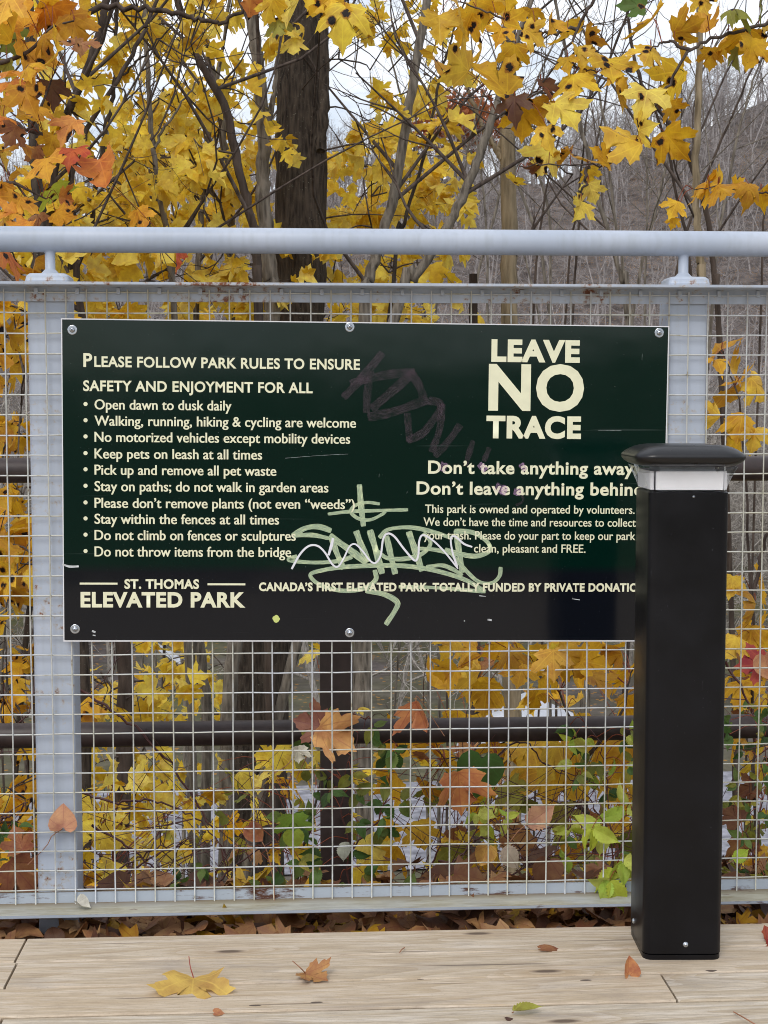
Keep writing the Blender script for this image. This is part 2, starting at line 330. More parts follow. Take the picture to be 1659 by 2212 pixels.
def add_leaf(mb, pos, axis, normal, size, col, tpl=MAPLE, fold=.25, droop=.25, wave=.05, curl=0.0, wscale=1.0):
    """pos = blade base; axis = base to tip; normal = upper face"""
    V, f3, f4 = tpl; a = unit(axis); n = np.asarray(normal, float); n = unit(n-a*np.dot(n, a)); x = np.cross(a, n)
    X, Y = V[:, 0]*wscale, V[:, 1]; ph = RNG.uniform(0, 6.28); r2 = X**2+(Y-.3)**2
    Z = fold*np.abs(X)*(1 if RNG.random() < .8 else -1)-droop*np.clip(Y, 0, 2)**2+wave*np.sin(7*X+ph)*np.sin(6*Y+ph*1.7)*np.minimum(1, r2*3)
    if curl:
        ang = curl*X; X = np.sin(ang)/curl if abs(curl) > 1e-3 else X; Z = Z+(1-np.cos(ang))/curl
        a2 = curl*.6*(Y-.3); Z = Z+.35*(Y-.3)**2*curl
    P = np.asarray(pos)+size*(X[:, None]*x+Y[:, None]*a+Z[:, None]*n)
    base = mb.n; C4 = np.tile(np.array([*col, RNG.random()]), (len(P), 1))
    mb.add(P, f3, V.copy(), C4)
    if len(f4): mb.f.append(f4+base)
    return P

M = {}
def setup_mats():
    M['paint'] = mat_paint('painted_steel', .05); M['rail_paint'] = mat_paint('painted_handrail', .0, .14); M['lip'] = mat_paint('painted_top_rail', .5)
    M['bottom'] = mat_bottom_rail(); M['wire'] = mat_wire(); M['wood'] = mat_wood()
    M['bark_dark'] = mat_bark('dark_furrowed_bark', s2l(34, 29, 26), s2l(88, 78, 69), 1.0, .8, .9, 64)
    M['bark_grey'] = mat_bark('grey_bark', s2l(66, 59, 53), s2l(142, 133, 121), 1.3, .8, .5, 40); M['bark_brown'] = mat_bark('brown_bark', s2l(42, 35, 31), s2l(92, 80, 72), 1.2, .6, .2)
    M['bark_tan'] = mat_bark('tan_bark', s2l(96, 84, 66), s2l(158, 142, 116), 1.5, .7, .2); M['twig'] = mat_bark('twig_bark', s2l(50, 42, 39), s2l(98, 87, 80), 2, .2)
    M['wood_far'] = mat_bark('far_bare_wood', s2l(112, 105, 103), s2l(176, 169, 167), .5, .1); M['brush'] = mat_bark('brush_wood', s2l(78, 71, 66), s2l(178, 171, 162), 2.5, .1)
    M['leaf'] = mat_leaf('autumn_leaf', True, .0); M['leaf_spot'] = mat_leaf('spotted_autumn_leaf', True, .32); M['leaf_mid'] = mat_leaf('autumn_foliage', False, .0, .45)
    M['leaf_dry'] = mat_leaf('dry_leaf', True, .0, .12, True); M['leaf_green'] = mat_leaf('green_leaf', True, .0, .35)
    M['petiole'] = mat_plain('red_petiole', s2l(150, 72, 58), .5); M['dry_stem'] = mat_plain('dry_stem', s2l(150, 104, 76), .6); M['cane'] = mat_plain('bramble_cane', s2l(84, 48, 44), .5)
    M['old_rail'] = mat_plain('dark_brown_pipe', s2l(62, 50, 48), .45, 0, .25, 30, .2)
    M['black_cap'] = mat_plain('black_cap_plastic', s2l(16, 16, 20), .3, 0, .08, 60, .03)
    g = N('black_powder_coat'); v_ = g.obj(); d1 = g.noise(v_, 150, 3, .6); d2 = g.noise(v_, 9, 4); sc1 = g.noise(g.obj((120, 120, 14)), 1.0, 4, .6); c_ = g.mix(g.ramp(d2, .3, .7), s2l(7, 7, 11), s2l(15, 15, 20))
    c_ = g.mix(g.math('MULTIPLY', g.ramp(d1, .72, .77), .5), c_, s2l(120, 122, 130)); c_ = g.mix(g.math('MULTIPLY', g.ramp(sc1, .70, .76), g.ramp(d2, .5, .6, 0, .35)), c_, s2l(110, 112, 122)); M['black'] = g.end(g.bsdf(c_, g.ramp(d2, .3, .7, .28, .42), 0, g.bump(d1, .06, .002), .28))
    M['white_al'] = mat_plain('white_panel_edge', s2l(226, 226, 230), .4, 0, .05); M['steel'] = mat_plain('bright_bolt_steel', s2l(190, 196, 204), .25, .9, .1, 60)
    M['cream'] = mat_plain('cream_lettering', s2l(232, 231, 200), .35, 0, .05, 30, .0); M['diffuser'] = mat_plain('white_diffuser', s2l(246, 246, 250), .5, 0, .02)
    M['road'] = mat_plain('pale_paving', s2l(134, 134, 142), .9, 0, .5, 6); M['litter'] = mat_plain('ledge_soil', s2l(84, 66, 52), .95, 0, .3, 12)
    M['shed_wall'] = mat_plain('shed_wall', s2l(220, 222, 226), .7, 0, .1, 4); M['shed_roof'] = mat_plain('shed_roof', s2l(200, 204, 212), .6, 0, .1, 2); M['dark_trim'] = mat_plain('dark_trim', s2l(52, 50, 52), .6)
    M['green_ink'] = mat_marker('pale_green_marker', s2l(146, 176, 160), s2l(216, 228, 178), .86); M['white_ink'] = mat_marker('white_paint_pen', s2l(224, 224, 232), s2l(238, 238, 244), .96, False)
    M['purple_ink'] = mat_marker('faded_purple_marker', s2l(84, 66, 78), s2l(104, 84, 98), .34, 'rub'); M['dab'] = mat_plain('lime_paint_dab', s2l(206, 216, 128), .5)
    M['scrape'] = mat_plain('scraped_white', s2l(190, 194, 196), .6, 0, .4, 90)
    M['mauve'] = mat_marker('mauve_smear', s2l(196, 150, 200), s2l(206, 170, 210), .5, 'rub')
    g = N('clear_acrylic'); gl = g.n('BsdfGlass'); gl.inputs['Roughness'].default_value = .02; gl.inputs['IOR'].default_value = 1.35; gl.inputs[0].default_value = (.95, .96, .96, 1)
    tr = g.n('BsdfTransparent'); ms = g.n('MixShader'); ms.inputs[0].default_value = .4; g.t.links.new(gl.outputs[0], ms.inputs[2]); g.t.links.new(tr.outputs[0], ms.inputs[1]); M['acrylic'] = g.end(ms.outputs[0])

# sign frame (needed by its material)
YS = -.014
TL, TR_, BL = PY(133, 690, YS), PY(1438, 702, YS), PY(136, 1383.5, YS)
BR_ = PY(1437, 1388, YS)
SIGN_O = (TL+TR_+BL+BR_)/4; SA = -math.atan2((TR_-TL+BR_-BL)[2], (TR_-TL+BR_-BL)[0])
E1 = np.array([math.cos(SA), 0, -math.sin(SA)]); E2 = np.array([math.sin(SA), 0, math.cos(SA)])
SW = np.dot(TR_-TL+BR_-BL, E1)/2; SH = np.dot(TL-BL+TR_-BR_, E2)/2
def SG(px, py): d = PY(px, py, YS)-SIGN_O; return np.array([np.dot(d, E1), np.dot(d, E2)])
SIGN_BAND = float(SG(600, 1228)[1])
setup_mats()

# ------------------------------------------------------------------ ground, road, hills
GZ = -5.0
def gh(x, y):
    x = np.asarray(x, float); y = np.asarray(y, float)
    rise = np.clip((np.abs(y-5)-46)/125, 0, 1); h = np.where(y > 0, 33, 12)*(rise*rise*(3-2*rise))*(1+.05*np.sin(x*.11+1.2)+.03*np.sin(x*.31+y*.05)+.30*np.clip((x-16)/45, -.25, 1))  # unseen rise behind the camera is added, its height set for the sign's reflection
    bank = np.clip((7-np.abs(y-0))/5, 0, 1)*.6
    return GZ+h+.15*np.sin(x*.3)*np.sin(y*.23)*np.clip((np.abs(y)-34)/10, 0, 1)+bank*0
xs = np.concatenate([np.linspace(-900, -120, 14), np.linspace(-110, 110, 56), np.linspace(120, 900, 14)]); ys = np.concatenate([np.linspace(-900, -190, 10), np.linspace(-180, 220, 110), np.linspace(240, 900, 10)])
gx, gy = np.meshgrid(xs, ys); gv = np.stack([gx, gy, gh(gx, gy)], -1).reshape(-1, 3); nx = len(xs)
ii, jj = np.meshgrid(np.arange(len(ys)-1), np.arange(nx-1), indexing='ij'); q = ii*nx+jj
mb = MB(); mb.add(gv, np.stack([q, q+1, q+nx+1, q+nx], -1).reshape(-1, 4)); tag(mb.build('ground', mat_ground()), kind='structure')
mb = MB(); xr = np.linspace(-120, 120, 61); yc = 17.0+.02*xr+1.0*np.sin(xr*.05)
rv = np.concatenate([np.stack([xr, yc-2.2, np.full(61, GZ+.03)], -1), np.stack([xr, yc+2.2, np.full(61, GZ+.03)], -1)]); i = np.arange(60)
mb.add(rv, np.stack([i, i+1, i+62, i+61], -1)); tag(mb.build('road', M['road']), kind='structure')

# ------------------------------------------------------------------ far bare woods (stuff)
def bare_tree(h, nb, twigs, lean=.1, sides=3, levels=2, fat=1.0):
    mb_ = MB(); top = np.array([RNG.normal(0, lean)*h, RNG.normal(0, lean)*h, h])
    P = spline([(0, 0, 0), top*.35+RNG.normal(0, .03*h, 3)*(1, 1, 0), top*.7+RNG.normal(0, .03*h, 3)*(1, 1, 0), top], 7)
    r0 = h*.011*fat; mb_.tube(P, np.linspace(r0, r0*.2, 7), sides+1, False)
    def br(p, d, l, r, lev):
        d = unit(d); q_ = p+d*l*.5+RNG.normal(0, .06*l, 3); e = p+d*l+np.array([0, 0, .12*l])+RNG.normal(0, .10*l, 3)
        Q = spline([p, q_, e], 4 if lev else 5); mb_.tube(Q, np.linspace(r, r*.35, len(Q)), 3, False)
        if lev:
            for _ in range(twigs):
                t = RNG.uniform(.25, 1); k = Q[min(len(Q)-1, int(t*len(Q)))]
                br(k, d+RNG.normal(0, .55, 3), l*RNG.uniform(.35, .7), r*.6, lev-1)
    for _ in range(nb):
        t = RNG.uniform(.25, .98); k = P[int(t*6)]; az = RNG.uniform(0, 6.28); el = RNG.uniform(.1, 1.0)
        br(k, (math.cos(az)*math.cos(el), math.sin(az)*math.cos(el), math.sin(el)), h*RNG.uniform(.16, .36)*(1.15-.6*t), r0*.42*(1.1-.6*t), levels)
    return np.concatenate(mb_.v), [f for f in mb_.f if len(f)]
protos = [bare_tree(8, 12, 3, fat=1.05) for _ in range(9)]; nearp = [bare_tree(5, 14, 4, .2, fat=.85) for _ in range(7)]
def woods(name, n, ymin, ymax, spread, P_, smin, smax, seed, mat='wood_far'):
    mb_ = MB(); r = np.random.default_rng(seed); k = 0
    while k < n:
        y = ymin+(ymax-ymin)*r.random()**.8; half_w = (y+4)*spread+5; x = (y+3.6)*math.tan(YAW)+r.uniform(-half_w, half_w)
        if abs(y-17.0-.02*x) < 4.5: continue
        V, Fl = P_[int(r.integers(len(P_)))]; s_ = r.uniform(smin, smax); a = r.uniform(0, 6.28); ca, sa = math.cos(a), math.sin(a)
        W = V@np.array([[ca, sa, 0], [-sa, ca, 0], [0, 0, 1]])*s_+np.array([x, y, float(gh(x, y))-.1])
        base = mb_.n; mb_.add(W, Fl[0])
        for f in Fl[1:]: mb_.f.append(f+base)
        k += 1
    return mb_.build(name, M[mat], smooth=False)
tag(woods('bare_woods', 950, 44, 178, .33, protos, .7, 1.2, 5), kind='stuff', label='grey leafless wood covering the far hillside', cat='wood')
tag(woods('ridge_woods', 380, 140, 190, .33, protos, .7, 1.15, 8), kind='stuff', label='dense grey leafless trees along the crest of the far hill', cat='wood')
tag(woods('brush_thicket', 520, 22, 58, .34, nearp, .6, 1.5, 6, 'brush'), kind='stuff', label='tangle of bare grey brush beyond the pale road', cat='brush')
# rust-coloured crowns on the far ridge
for k, (px, py, dep, rr) in enumerate([(945, 262, 150, 4.2), (985, 250, 155, 4.6), (1030, 272, 150, 3.6)]):
    c = PD(px, py, dep); gz_ = float(gh(c[0], c[1])); t_ = thing('oak_tree', (c[0], c[1], gz_), 'rust orange oak crown on the far ridge left of the tan trunk', 'tree', 'rust coloured oaks on the ridge')
    mb = MB(); mb.tube(spline([(0, 0, 0), (.2, 0, (c[2]-gz_)*.5), (0, 0, c[2]-gz_+1)], 6), np.linspace(.25, .08, 6), 6); o = mb.build('trunk', M['bark_grey'], t_)
    mb = MB()
    for _ in range(420):
        p = unit(RNG.normal(0, 1, 3))*rr*RNG.random()**.4*(1, 1, .8); add_leaf(mb, p+(0, 0, c[2]-gz_), RNG.normal(0, 1, 3), RNG.normal(0, 1, 3), .5, np.array(s2l(178, 104, 62))*RNG.uniform(.7, 1.1), MAPLE_LOW)
    mb.build('crown', M['leaf_mid'], t_, data=True)

# ------------------------------------------------------------------ shed in the valley
def shed(px, py, y, wid, hgt, dep, rise, label, rz=0.0):
    p = PY(px, py, y); t_ = thing('shed', (p[0], p[1], GZ), label, 'shed'); t_.rotation_euler = (0, 0, rz)
    h = p[2]-GZ
    mb_ = MB(); mb_.box((-wid/2, 0, -.1), (wid/2, dep, h)); mb_.build('wall', M['shed_wall'], t_, False)
    mb_ = MB(); o = .35
    for s_ in (-1, 1):
        a = np.array([(0, -o, h+rise), (s_*(wid/2+o), -o, h-.1), (s_*(wid/2+o), dep+o, h-.1), (0, dep+o, h+rise)]); v = np.concatenate([a, a+(0, 0, .14)])
        mb_.add(v, [(0, 1, 2, 3), (4, 7, 6, 5), (0, 4, 5, 1), (1, 5, 6, 2), (2, 6, 7, 3), (3, 7, 4, 0)])
    r_ = mb_.build('roof', M['shed_roof'], t_, False)
    mb_ = MB(); mb_.box((-wid/2-.36, -o-.06, h-.2), (wid/2+.36, -o-.01, h-.02)); mb_.build('fascia', M['dark_trim'], r_, False)
    mb_ = MB(); mb_.box((-wid*.32, -.06, 0), (-wid*.05, -.005, h*.8)); mb_.build('door', M['dark_trim'], t_, False)
    mb_ = MB(); mb_.box((wid*.12, -.05, h*.4), (wid*.35, -.004, h*.75)); mb_.build('window', M['dark_trim'], t_, False)
shed(392, 1512, 31, 3.4, 2.4, 4, .9, 'small white shed with pale roof and dark fascia seen through the mesh below the sign', .35)
shed(1120, 1640, 21.5, 2.2, 1.6, 2.6, .5, 'low white hut with pale roof seen through the mesh beside the bollard', -.2)

# ------------------------------------------------------------------ deck
deck = thing('deck', (0, 0, 0), kind='structure')
BW, GAP, YE = .1352, .0058, -.432
def board(x0, x1, y0, y1, k):
    mb_ = MB(); c = .003; zt, zb = 0.0, -.038
    prof = [(y0, zb), (y0, zt-c), (y0+c, zt), (y1-c, zt), (y1, zt-c), (y1, zb)]; n = len(prof)
    nseg = max(2, int((x1-x0)/.25)); X = np.linspace(x0, x1, nseg+1); wob = RNG.normal(0, .0006, (nseg+1))
    v = np.array([(x, y+(wob[i] if z > zb else 0), z) for i, x in enumerate(X) for y, z in prof]); Fq = [(i*n+j, (i+1)*n+j, (i+1)*n+(j+1) % n, i*n+(j+1) % n) for i in range(nseg) for j in range(n)]
    mb_.add(v-np.array([x0, y0, 0]), Fq); mb_.f.append(np.array([list(range(n))])); mb_.f.append(np.array([list(range(nseg*n, nseg*n+n))[::-1]]))
    o = mb_.build('board', M['wood'], deck, False); o.location = (x0, y0, RNG.normal(0, .0006))
seams = {0: [PZ(44.5, 2053, 0)[0]], 1: [PZ(22.5, 2109, 0)[0]], 2: [PZ(1445, 2133, 0)[0]], 3: [PZ(3, 2206, 0)[0]]}
y = YE
for k in range(40):
    y1 = y; y0 = y-BW; sm = seams.get(k, [RNG.uniform(-3, 3)]); cuts = [-7.0]+[s_+d for s_ in sm for d in (0,)]+[7.0]
    for a, b in zip(cuts[:-1], cuts[1:]): board(a+.0025, b-.0025, y0, y1, k)
    y = y0-GAP
mb = MB(); mb.box((-7, -6.05, -.30), (7, YE-.02, -.045)); mb.build('joist_frame', M['dark_trim'], deck, False)

mb = MB(); mb.box((-9, YE-.01, -.9), (9, .36, -.2)); tag(mb.build('ledge', M['litter']), kind='structure')
# litter on the ledge
mb = MB()
for _ in range(2600):
    p = np.array([RNG.uniform(-1.6, 2.0), RNG.uniform(-.42, .36), -.195+abs(RNG.normal(0, .03))]); a = RNG.uniform(0, 6.28)
    kind = RNG.choice(['brown', 'brown', 'brown', 'brown', 'brown', 'tan', 'tan', 'gold']); add_leaf(mb, p, (math.cos(a), math.sin(a), RNG.normal(0, .35)), (RNG.normal(0, .4), RNG.normal(0, .4)-.2, 1), RNG.uniform(.05, .10), pal(kind)*.6, MAPLE_LOW if RNG.random() < .6 else ROUND, .3, .2, .1, RNG.normal(0, .8))
tag(mb.build('leaf_litter', M['leaf_dry'], data=True), label='brown fallen leaves lying along the ledge under the fence', cat='leaf litter', kind='stuff')

# ------------------------------------------------------------------ steel fence
fence = thing('steel_fence', (0, 0, 0), 'pale blue grey steel fence of welded wire mesh with round top handrail', 'fence')
FX0, FX1 = -3.2, 3.6
pz = lambda px, py, yy: float(PY(px, py, yy)[2])
YP = .064                                                       # middle of the posts
ht, hb = pz(829, 494, YP), pz(829, 550, YP); hr = (ht-hb)/2*.985; hz = (ht+hb)/2
mb = MB(); X = np.linspace(FX0, FX1, 30); mb.tube(np.stack([X, np.full(30, YP), np.full(30, hz)], -1), hr, 40); o = mb.build('handrail', M['rail_paint'], fence, sharp=.6)
ztl = pz(829, 611.5, -.058); lipt = .008; zleg = pz(100, 651, .008)
def angle(name, prof, mat):                                     # prof: closed (y,z) outline
    mb_ = MB(); n = len(prof); Xn = np.linspace(FX0, FX1, 40); v = np.array([(x, yy, zz) for x in Xn for yy, zz in prof])
    mb_.add(v, [(i*n+j, (i+1)*n+j, (i+1)*n+(j+1) % n, i*n+(j+1) % n) for i in range(39) for j in range(n)])
    mb_.f.append(np.array([list(range(n))])); mb_.f.append(np.array([list(range(39*n, 40*n))[::-1]])); return mb_.build(name, mat, fence, False)
angle('top_rail', [(-.058, ztl), (-.058, ztl-lipt+.002), (-.056, ztl-lipt), (.004, ztl-lipt), (.004, zleg), (.011, zleg), (.011, ztl)], M['lip'])
zbl = pz(829, 1970, -.085)+.009; zbv = pz(829, 1914, .004)
angle('bottom_rail', [(-.085, zbl), (.004, zbl), (.004, zbv), (.011, zbv), (.011, zbl-.009), (-.083, zbl-.009), (-.085, zbl-.007)], M['bottom'])
pxl = float(PY(103, 660, .013)[0]); pxr = float(PY(1487, 660, .013)[0]); step = pxr-pxl; PW = .1016
def rounded_rect(hw, hd, r, seg=5):
    pts = []
    for cx_, cy_, a0 in ((hw-r, hd-r, 0), (-hw+r, hd-r, 90), (-hw+r, -hd+r, 180), (hw-r, -hd+r, 270)):
        for i in range(seg+1): a = math.radians(a0+90*i/seg); pts.append((cx_+r*math.cos(a), cy_+r*math.sin(a)))
    return pts
def loft(mb_, rings):                                           # rings of (x,y) lists with z; closed at both ends
    n = len(rings[0][0]); v = np.array([(x, yy, z) for pts, z in rings for x, yy in pts]); m = len(rings)
    mb_.add(v, [(i*n+j, i*n+(j+1) % n, (i+1)*n+(j+1) % n, (i+1)*n+j) for i in range(m-1) for j in range(n)])
    b = mb_.n-m*n; mb_.f.append(np.array([list(range(b, b+n))[::-1]])); mb_.f.append(np.array([list(range(b+(m-1)*n, b+m*n))]))
zpt = ztl+.001
for xx in (pxl-step, pxl, pxr, pxr+step):
    mb = MB(); loft(mb, [(rounded_rect(PW/2, .051, .008), -1.2), (rounded_rect(PW/2, .051, .008), ztl-.004)]); o = mb.build('post', M['paint'], fence, True, sharp=.7); o.location = (xx, YP, 0)
    s_ = thing('handrail_support'); s_.parent = fence; s_.location = (xx, YP-.012, ztl)
    mb = MB(); hh = .026; loft(mb, [(rounded_rect(.054, .052, .012), .0005), (rounded_rect(.054, .052, .012), hh*.35), (rounded_rect(.0535, .051, .012), hh*.42), (rounded_rect(.052, .05, .012), hh*.75), (rounded_rect(.045, .043, .012), hh)]); mb.build('cap_plate', M['paint'], s_, True, sharp=.5)
    mb = MB(); zz = np.array([hh-.002, hh+.006, hh+.013, .04, hz-hr-ztl-.004, hz-hr-ztl+.004]); mb.tube(np.stack([zz*0-.001, zz*0+.012, zz], -1), np.array([.029, .021, .0145, .0128, .0130, .0155]), 20); mb.build('stem', M['paint'], s_)
wx0 = float(PY(155, 1390, 0)[0]); mb = MB(); WR = .0019
zlo, zhi = zbl-.002, pz(100, 624.5, -.003)
k0 = int((FX0-wx0)/.0508)
for k in range(k0, int((FX1-wx0)/.0508)):
    x = wx0+k*.0508; n_ = 12; zz = np.linspace(zlo, zhi, n_); mb.tube(np.stack([x+RNG.normal(0, .0005, n_), -.0032+RNG.normal(0, .0004, n_), zz], -1), WR, 8)
zw = pz(200, 1415, 0)
for k in range(-20, 40):
    z = zw+k*.0508
    if z < zbl+.012 or z > zleg+.034: continue
    n_ = 90; Xn = np.linspace(FX0, FX1, n_); mb.tube(np.stack([Xn, np.full(n_, .0002), z+RNG.normal(0, .0006, n_)], -1), WR, 8)
mb.build('wire_mesh', M['wire'], fence)
mb = MB(); mb.box((-.0045, -.004, -.0075), (.0045, .0038, .0075)); tab = None      # weld tabs holding the mesh to the top rail
for k in range(-30, 36):
    x = wx0+(k*2+.55)*.0508
    if FX0 < x < FX1:
        if tab is None: tab = mb.build('weld_tab', M['paint'], fence, False); o = tab
        else: o = tab.copy(); C.objects.link(o)
        o.parent = fence; o.location = (x, 0, zleg+.0255)

# ------------------------------------------------------------------ old brown pipe railing behind
YO = .48
orail = thing('pipe_railing', (0, YO, 0), 'dark brown two pipe railing with square post behind the mesh fence', 'railing')
for py_l, py_r, pa in ((1575, 1581, 1), (1018, 1010, 0)):
    dep_ = YO-CAM[1]; z = pz(829, 1579 if pa else 1014, YO)
    mb = MB(); Xn = np.linspace(-4, 4.5, 20); mb.tube(np.stack([Xn, Xn*0, Xn*0+z], -1), 54/2*(YO+3.592)/F, 24); mb.build('pipe', M['old_rail'], orail, sharp=.6)
for pxx in (726, 726-1750, 726+1750):
    x = float(PY(pxx, 1500, YO)[0]); mb = MB(); mb.box((x-.047, -.04, -1.6), (x+.047, .03, pz(829, 985, YO))); mb.build('post', M['old_rail'], orail, False)

# ------------------------------------------------------------------ sign
sign = thing('park_rules_sign', SIGN_O, 'dark green park rules board with cream lettering and graffiti bolted to the mesh', 'sign'); sign.rotation_euler = (0, SA, 0)
def sg_build(mb_, name, mat, parent=None, smooth=False, **k):
    o = mb_.build(name, mat, parent or sign, smooth, **k); return o
mb = MB(); e = .0016; hw, hh2 = SW/2, SH/2
prof = [(-hw, 0, -hh2), (hw, 0, -hh2), (hw, 0, hh2), (-hw, 0, hh2)]
mb.box((-hw, -.0005, -hh2), (hw, .004, hh2)); panel = sg_build(mb, 'panel', M['white_al'])
m_sign = mat_sign(); mb = MB(); q = .0027; nxs = 24
XX, ZZ = np.meshgrid(np.linspace(-hw+q, hw-q, nxs), np.linspace(-hh2+q*1.4, hh2-q, 12)); v = np.stack([XX, np.full_like(XX, -.0012), ZZ], -1).reshape(-1, 3)
ii, jj = np.meshgrid(np.arange(11), np.arange(nxs-1), indexing='ij'); qd = ii*nxs+jj; mb.add(v, np.stack([qd, qd+1, qd+nxs+1, qd+nxs], -1).reshape(-1, 4)); sg_build(mb, 'printed_face', m_sign)
def text_mesh(body, bold):
    cu = bpy.data.curves.new('lettering', 'FONT'); cu.body = body; cu.size = 1; cu.offset = bold; cu.space_character = 1+bold*2.2; cu.resolution_u = 4; cu.fill_mode = 'FRONT'; cu.dimensions = '2D'
    ob = bpy.data.objects.new('lettering', cu); C.objects.link(ob); bpy.context.view_layer.update()
    me = bpy.data.meshes.new_from_object(ob.evaluated_get(bpy.context.evaluated_depsgraph_get())); bpy.data.objects.remove(ob); bpy.data.curves.remove(cu)
    v = np.zeros(len(me.vertices)*3); me.vertices.foreach_get('co', v); return me, v.reshape(-1, 3)
CAPH = None
def text(body, x0, x1, yb, cap, bold=.012, off=-.0020, mat='cream', sp=1.0):
    """x0..x1: left and right ends, yb: baseline, cap: capital height, in frame units"""
    global CAPH
    if CAPH is None: _, hv = text_mesh('H', 0.0); CAPH = hv[:, 1].max()
    ob_ = bold if bold > .025 else .004
    me, v = text_mesh(body, ob_); a = SG(x0, yb); b = SG(x1, yb); c = SG(x0, yb-cap); sh = max(0.0, bold-ob_)*1.25
    lo, hi = v[:, 0].min(), v[:, 0].max(); kx = (b[0]-a[0])/(hi-lo+2*sh); ky = (c[1]-a[1])/(CAPH+2*ob_)
    out = np.stack([a[0]+(v[:, 0]-lo+sh)*kx, np.full(len(v), off), a[1]+(v[:, 1]+ob_)*ky], -1)
    if sh == 0:
        me.vertices.foreach_set('co', out.ravel()); me.update(); return link('lettering', me, M[mat], sign)
    mb_ = MB(); fs = [list(p_.vertices) for p_ in me.polygons]; tri = np.array([f for f in fs if len(f) == 3]).reshape(-1, 3); oth = [f for f in fs if len(f) != 3]
    for k, (dx, dy) in enumerate(((-sh, 0), (0, 0), (sh, 0))):
        b0 = mb_.n; mb_.add(out+np.array([dx*kx, -.000015*k, dy*ky]), tri)
        for f in oth: mb_.f.append(np.array([f])+b0)
    bpy.data.meshes.remove(me); return mb_.build('lettering', M[mat], sign, False)
text('P', 180.4, 199.5, 792.7, 30, .026); text('LEASE FOLLOW PARK RULES TO ENSURE', 204, 777.4, 792.7, 23.2, .026); text('SAFETY AND ENJOYMENT FOR ALL', 180, 675.4, 844.7, 23.2, .026)
items = [('Open dawn to dusk daily', 500.4, 884.2), ('Walking, running, hiking & cycling are welcome', 769, 919.2), ('No motorized vehicles except mobility devices', 756.4, 954.2), ('Keep pets on leash at all times', 566.4, 990.2),
         ('Pick up and remove all pet waste', 597, 1025.2), ('Stay on paths; do not walk in garden areas', 709.4, 1060.7), ('Please don’t remove plants (not even “weeds”)', 766.4, 1096.7), ('Stay within the fences at all times', 603, 1131.2),
         ('Do not climb on fences or sculptures', 639, 1166.2), ('Do not throw items from the bridge', 629, 1201.7)]
for body, x1, yb in items:
    text(body, 204.4, x1, yb, 21.5, .016)
    c = SG(185, yb-11.5); a = np.arange(14)/14*6.2832; mb = MB(); v = np.stack([c[0]+.0052*np.cos(a), np.full(14, -.0018), c[1]+.0052*np.sin(a)], -1); mb.add(v, [tuple(range(14))]); sg_build(mb, 'bullet', M['cream'])
text('ST. THOMAS', 269, 430, 1271.7, 21, .036); text('ELEVATED PARK', 174.4, 530, 1311.9, 33.5, .04)
for xa, xb, yy in ((172.4, 254, 1260.5), (448.4, 530, 1262)):
    a, b = SG(xa, yy-2.2), SG(xb, yy+2.2); mb = MB(); mb.add([(a[0], -.0018, b[1]), (b[0], -.0018, b[1]), (b[0], -.0018, a[1]), (a[0], -.0018, a[1])], [(0, 1, 2, 3)]); sg_build(mb, 'rule_line', M['cream'])
text('CANADA’S FIRST ELEVATED PARK. TOTALLY FUNDED BY PRIVATE DONATIONS', 559.4, 1406, 1276.7, 18.8, .042)
text('LEAVE', 1061, 1252, 781.7, 49, .05); text('NO', 1054.5, 1260.5, 887, 101, .035); text('TRACE', 1050, 1254.5, 946.7, 49, .05)
text('Don’t take anything away', 924.5, 1369, 1023.2, 28.5, .026); text('Don’t leave anything behind', 899.5, 1388, 1068.2, 28.5, .026)
text('This park is owned and operated by volunteers.', 918, 1370.5, 1107.7, 18, .011); text('We don’t have the time and resources to collect', 914.5, 1373, 1135.7, 18, .011)
text('your trash. Please do your part to keep our park', 915.5, 1372, 1164.7, 18, .011); text('clean, pleasant and FREE.', 1023.5, 1264.5, 1193.2, 18, .011)
for bx, by in ((156.4, 712.7), (755.4, 706.7), (1423.5, 719), (162.4, 1358.7), (755.4, 1366.7)):
    u, v_ = SG(bx, by); b_ = thing('bolt'); b_.parent = sign; b_.location = (u, -.0013, v_)
    mb = MB(); mb.tube([(0, .0, 0), (0, -.0012, 0), (0, -.0018, 0)], [.0118, .0118, .0106], 28); mb.build('washer', M['steel'], b_, sharp=.5)
    mb = MB(); mb.tube([(0, -.0016, 0), (0, -.003, 0), (0, -.0056, 0), (0, -.0074, 0), (0, -.0082, 0)], [.0072, .007, .0058, .0034, .0006], 22); mb.build('bolt_head', M['steel'], b_)
def stroke(name, pts, width, mat, off, n=None, taper=.8):
    P = np.array([SG(*p) for p in pts]); n = n or max(8, 9*len(P)); S = spline(np.c_[P, np.zeros(len(P))], n)[:, :2]
    T = np.gradient(S, axis=0); T /= np.linalg.norm(T, axis=1, keepdims=True); Nn = np.stack([-T[:, 1], T[:, 0]], -1); wd = width*.5*1.19e-3
    ww = wd*(1+.10*np.sin(np.linspace(0, 9, n)+pts[0][0])); ww[0] *= taper; ww[-1] *= taper; m = 5; t = np.linspace(-1, 1, m)
    V = np.array([(S[i, 0]+Nn[i, 0]*ww[i]*tt, off, S[i, 1]+Nn[i, 1]*ww[i]*tt) for i in range(n) for tt in t]); ln = np.concatenate([[0], np.cumsum(np.linalg.norm(np.diff(S, axis=0), axis=1))])
    UVv = np.array([(ln[i]*12+pts[0][0]*.37, (tt+1)*.5+pts[0][1]*.11) for i in range(n) for tt in t])
    mb_ = MB(); mb_.add(V, [(i*m+j, (i+1)*m+j, (i+1)*m+j+1, i*m+j+1) for i in range(n-1) for j in range(m-1)], UVv); return sg_build(mb_, name, M[mat], data=True)
G = lambda *pts: [(604.9+x*.3125, 1036.9+y*.3125) for x, y in pts]
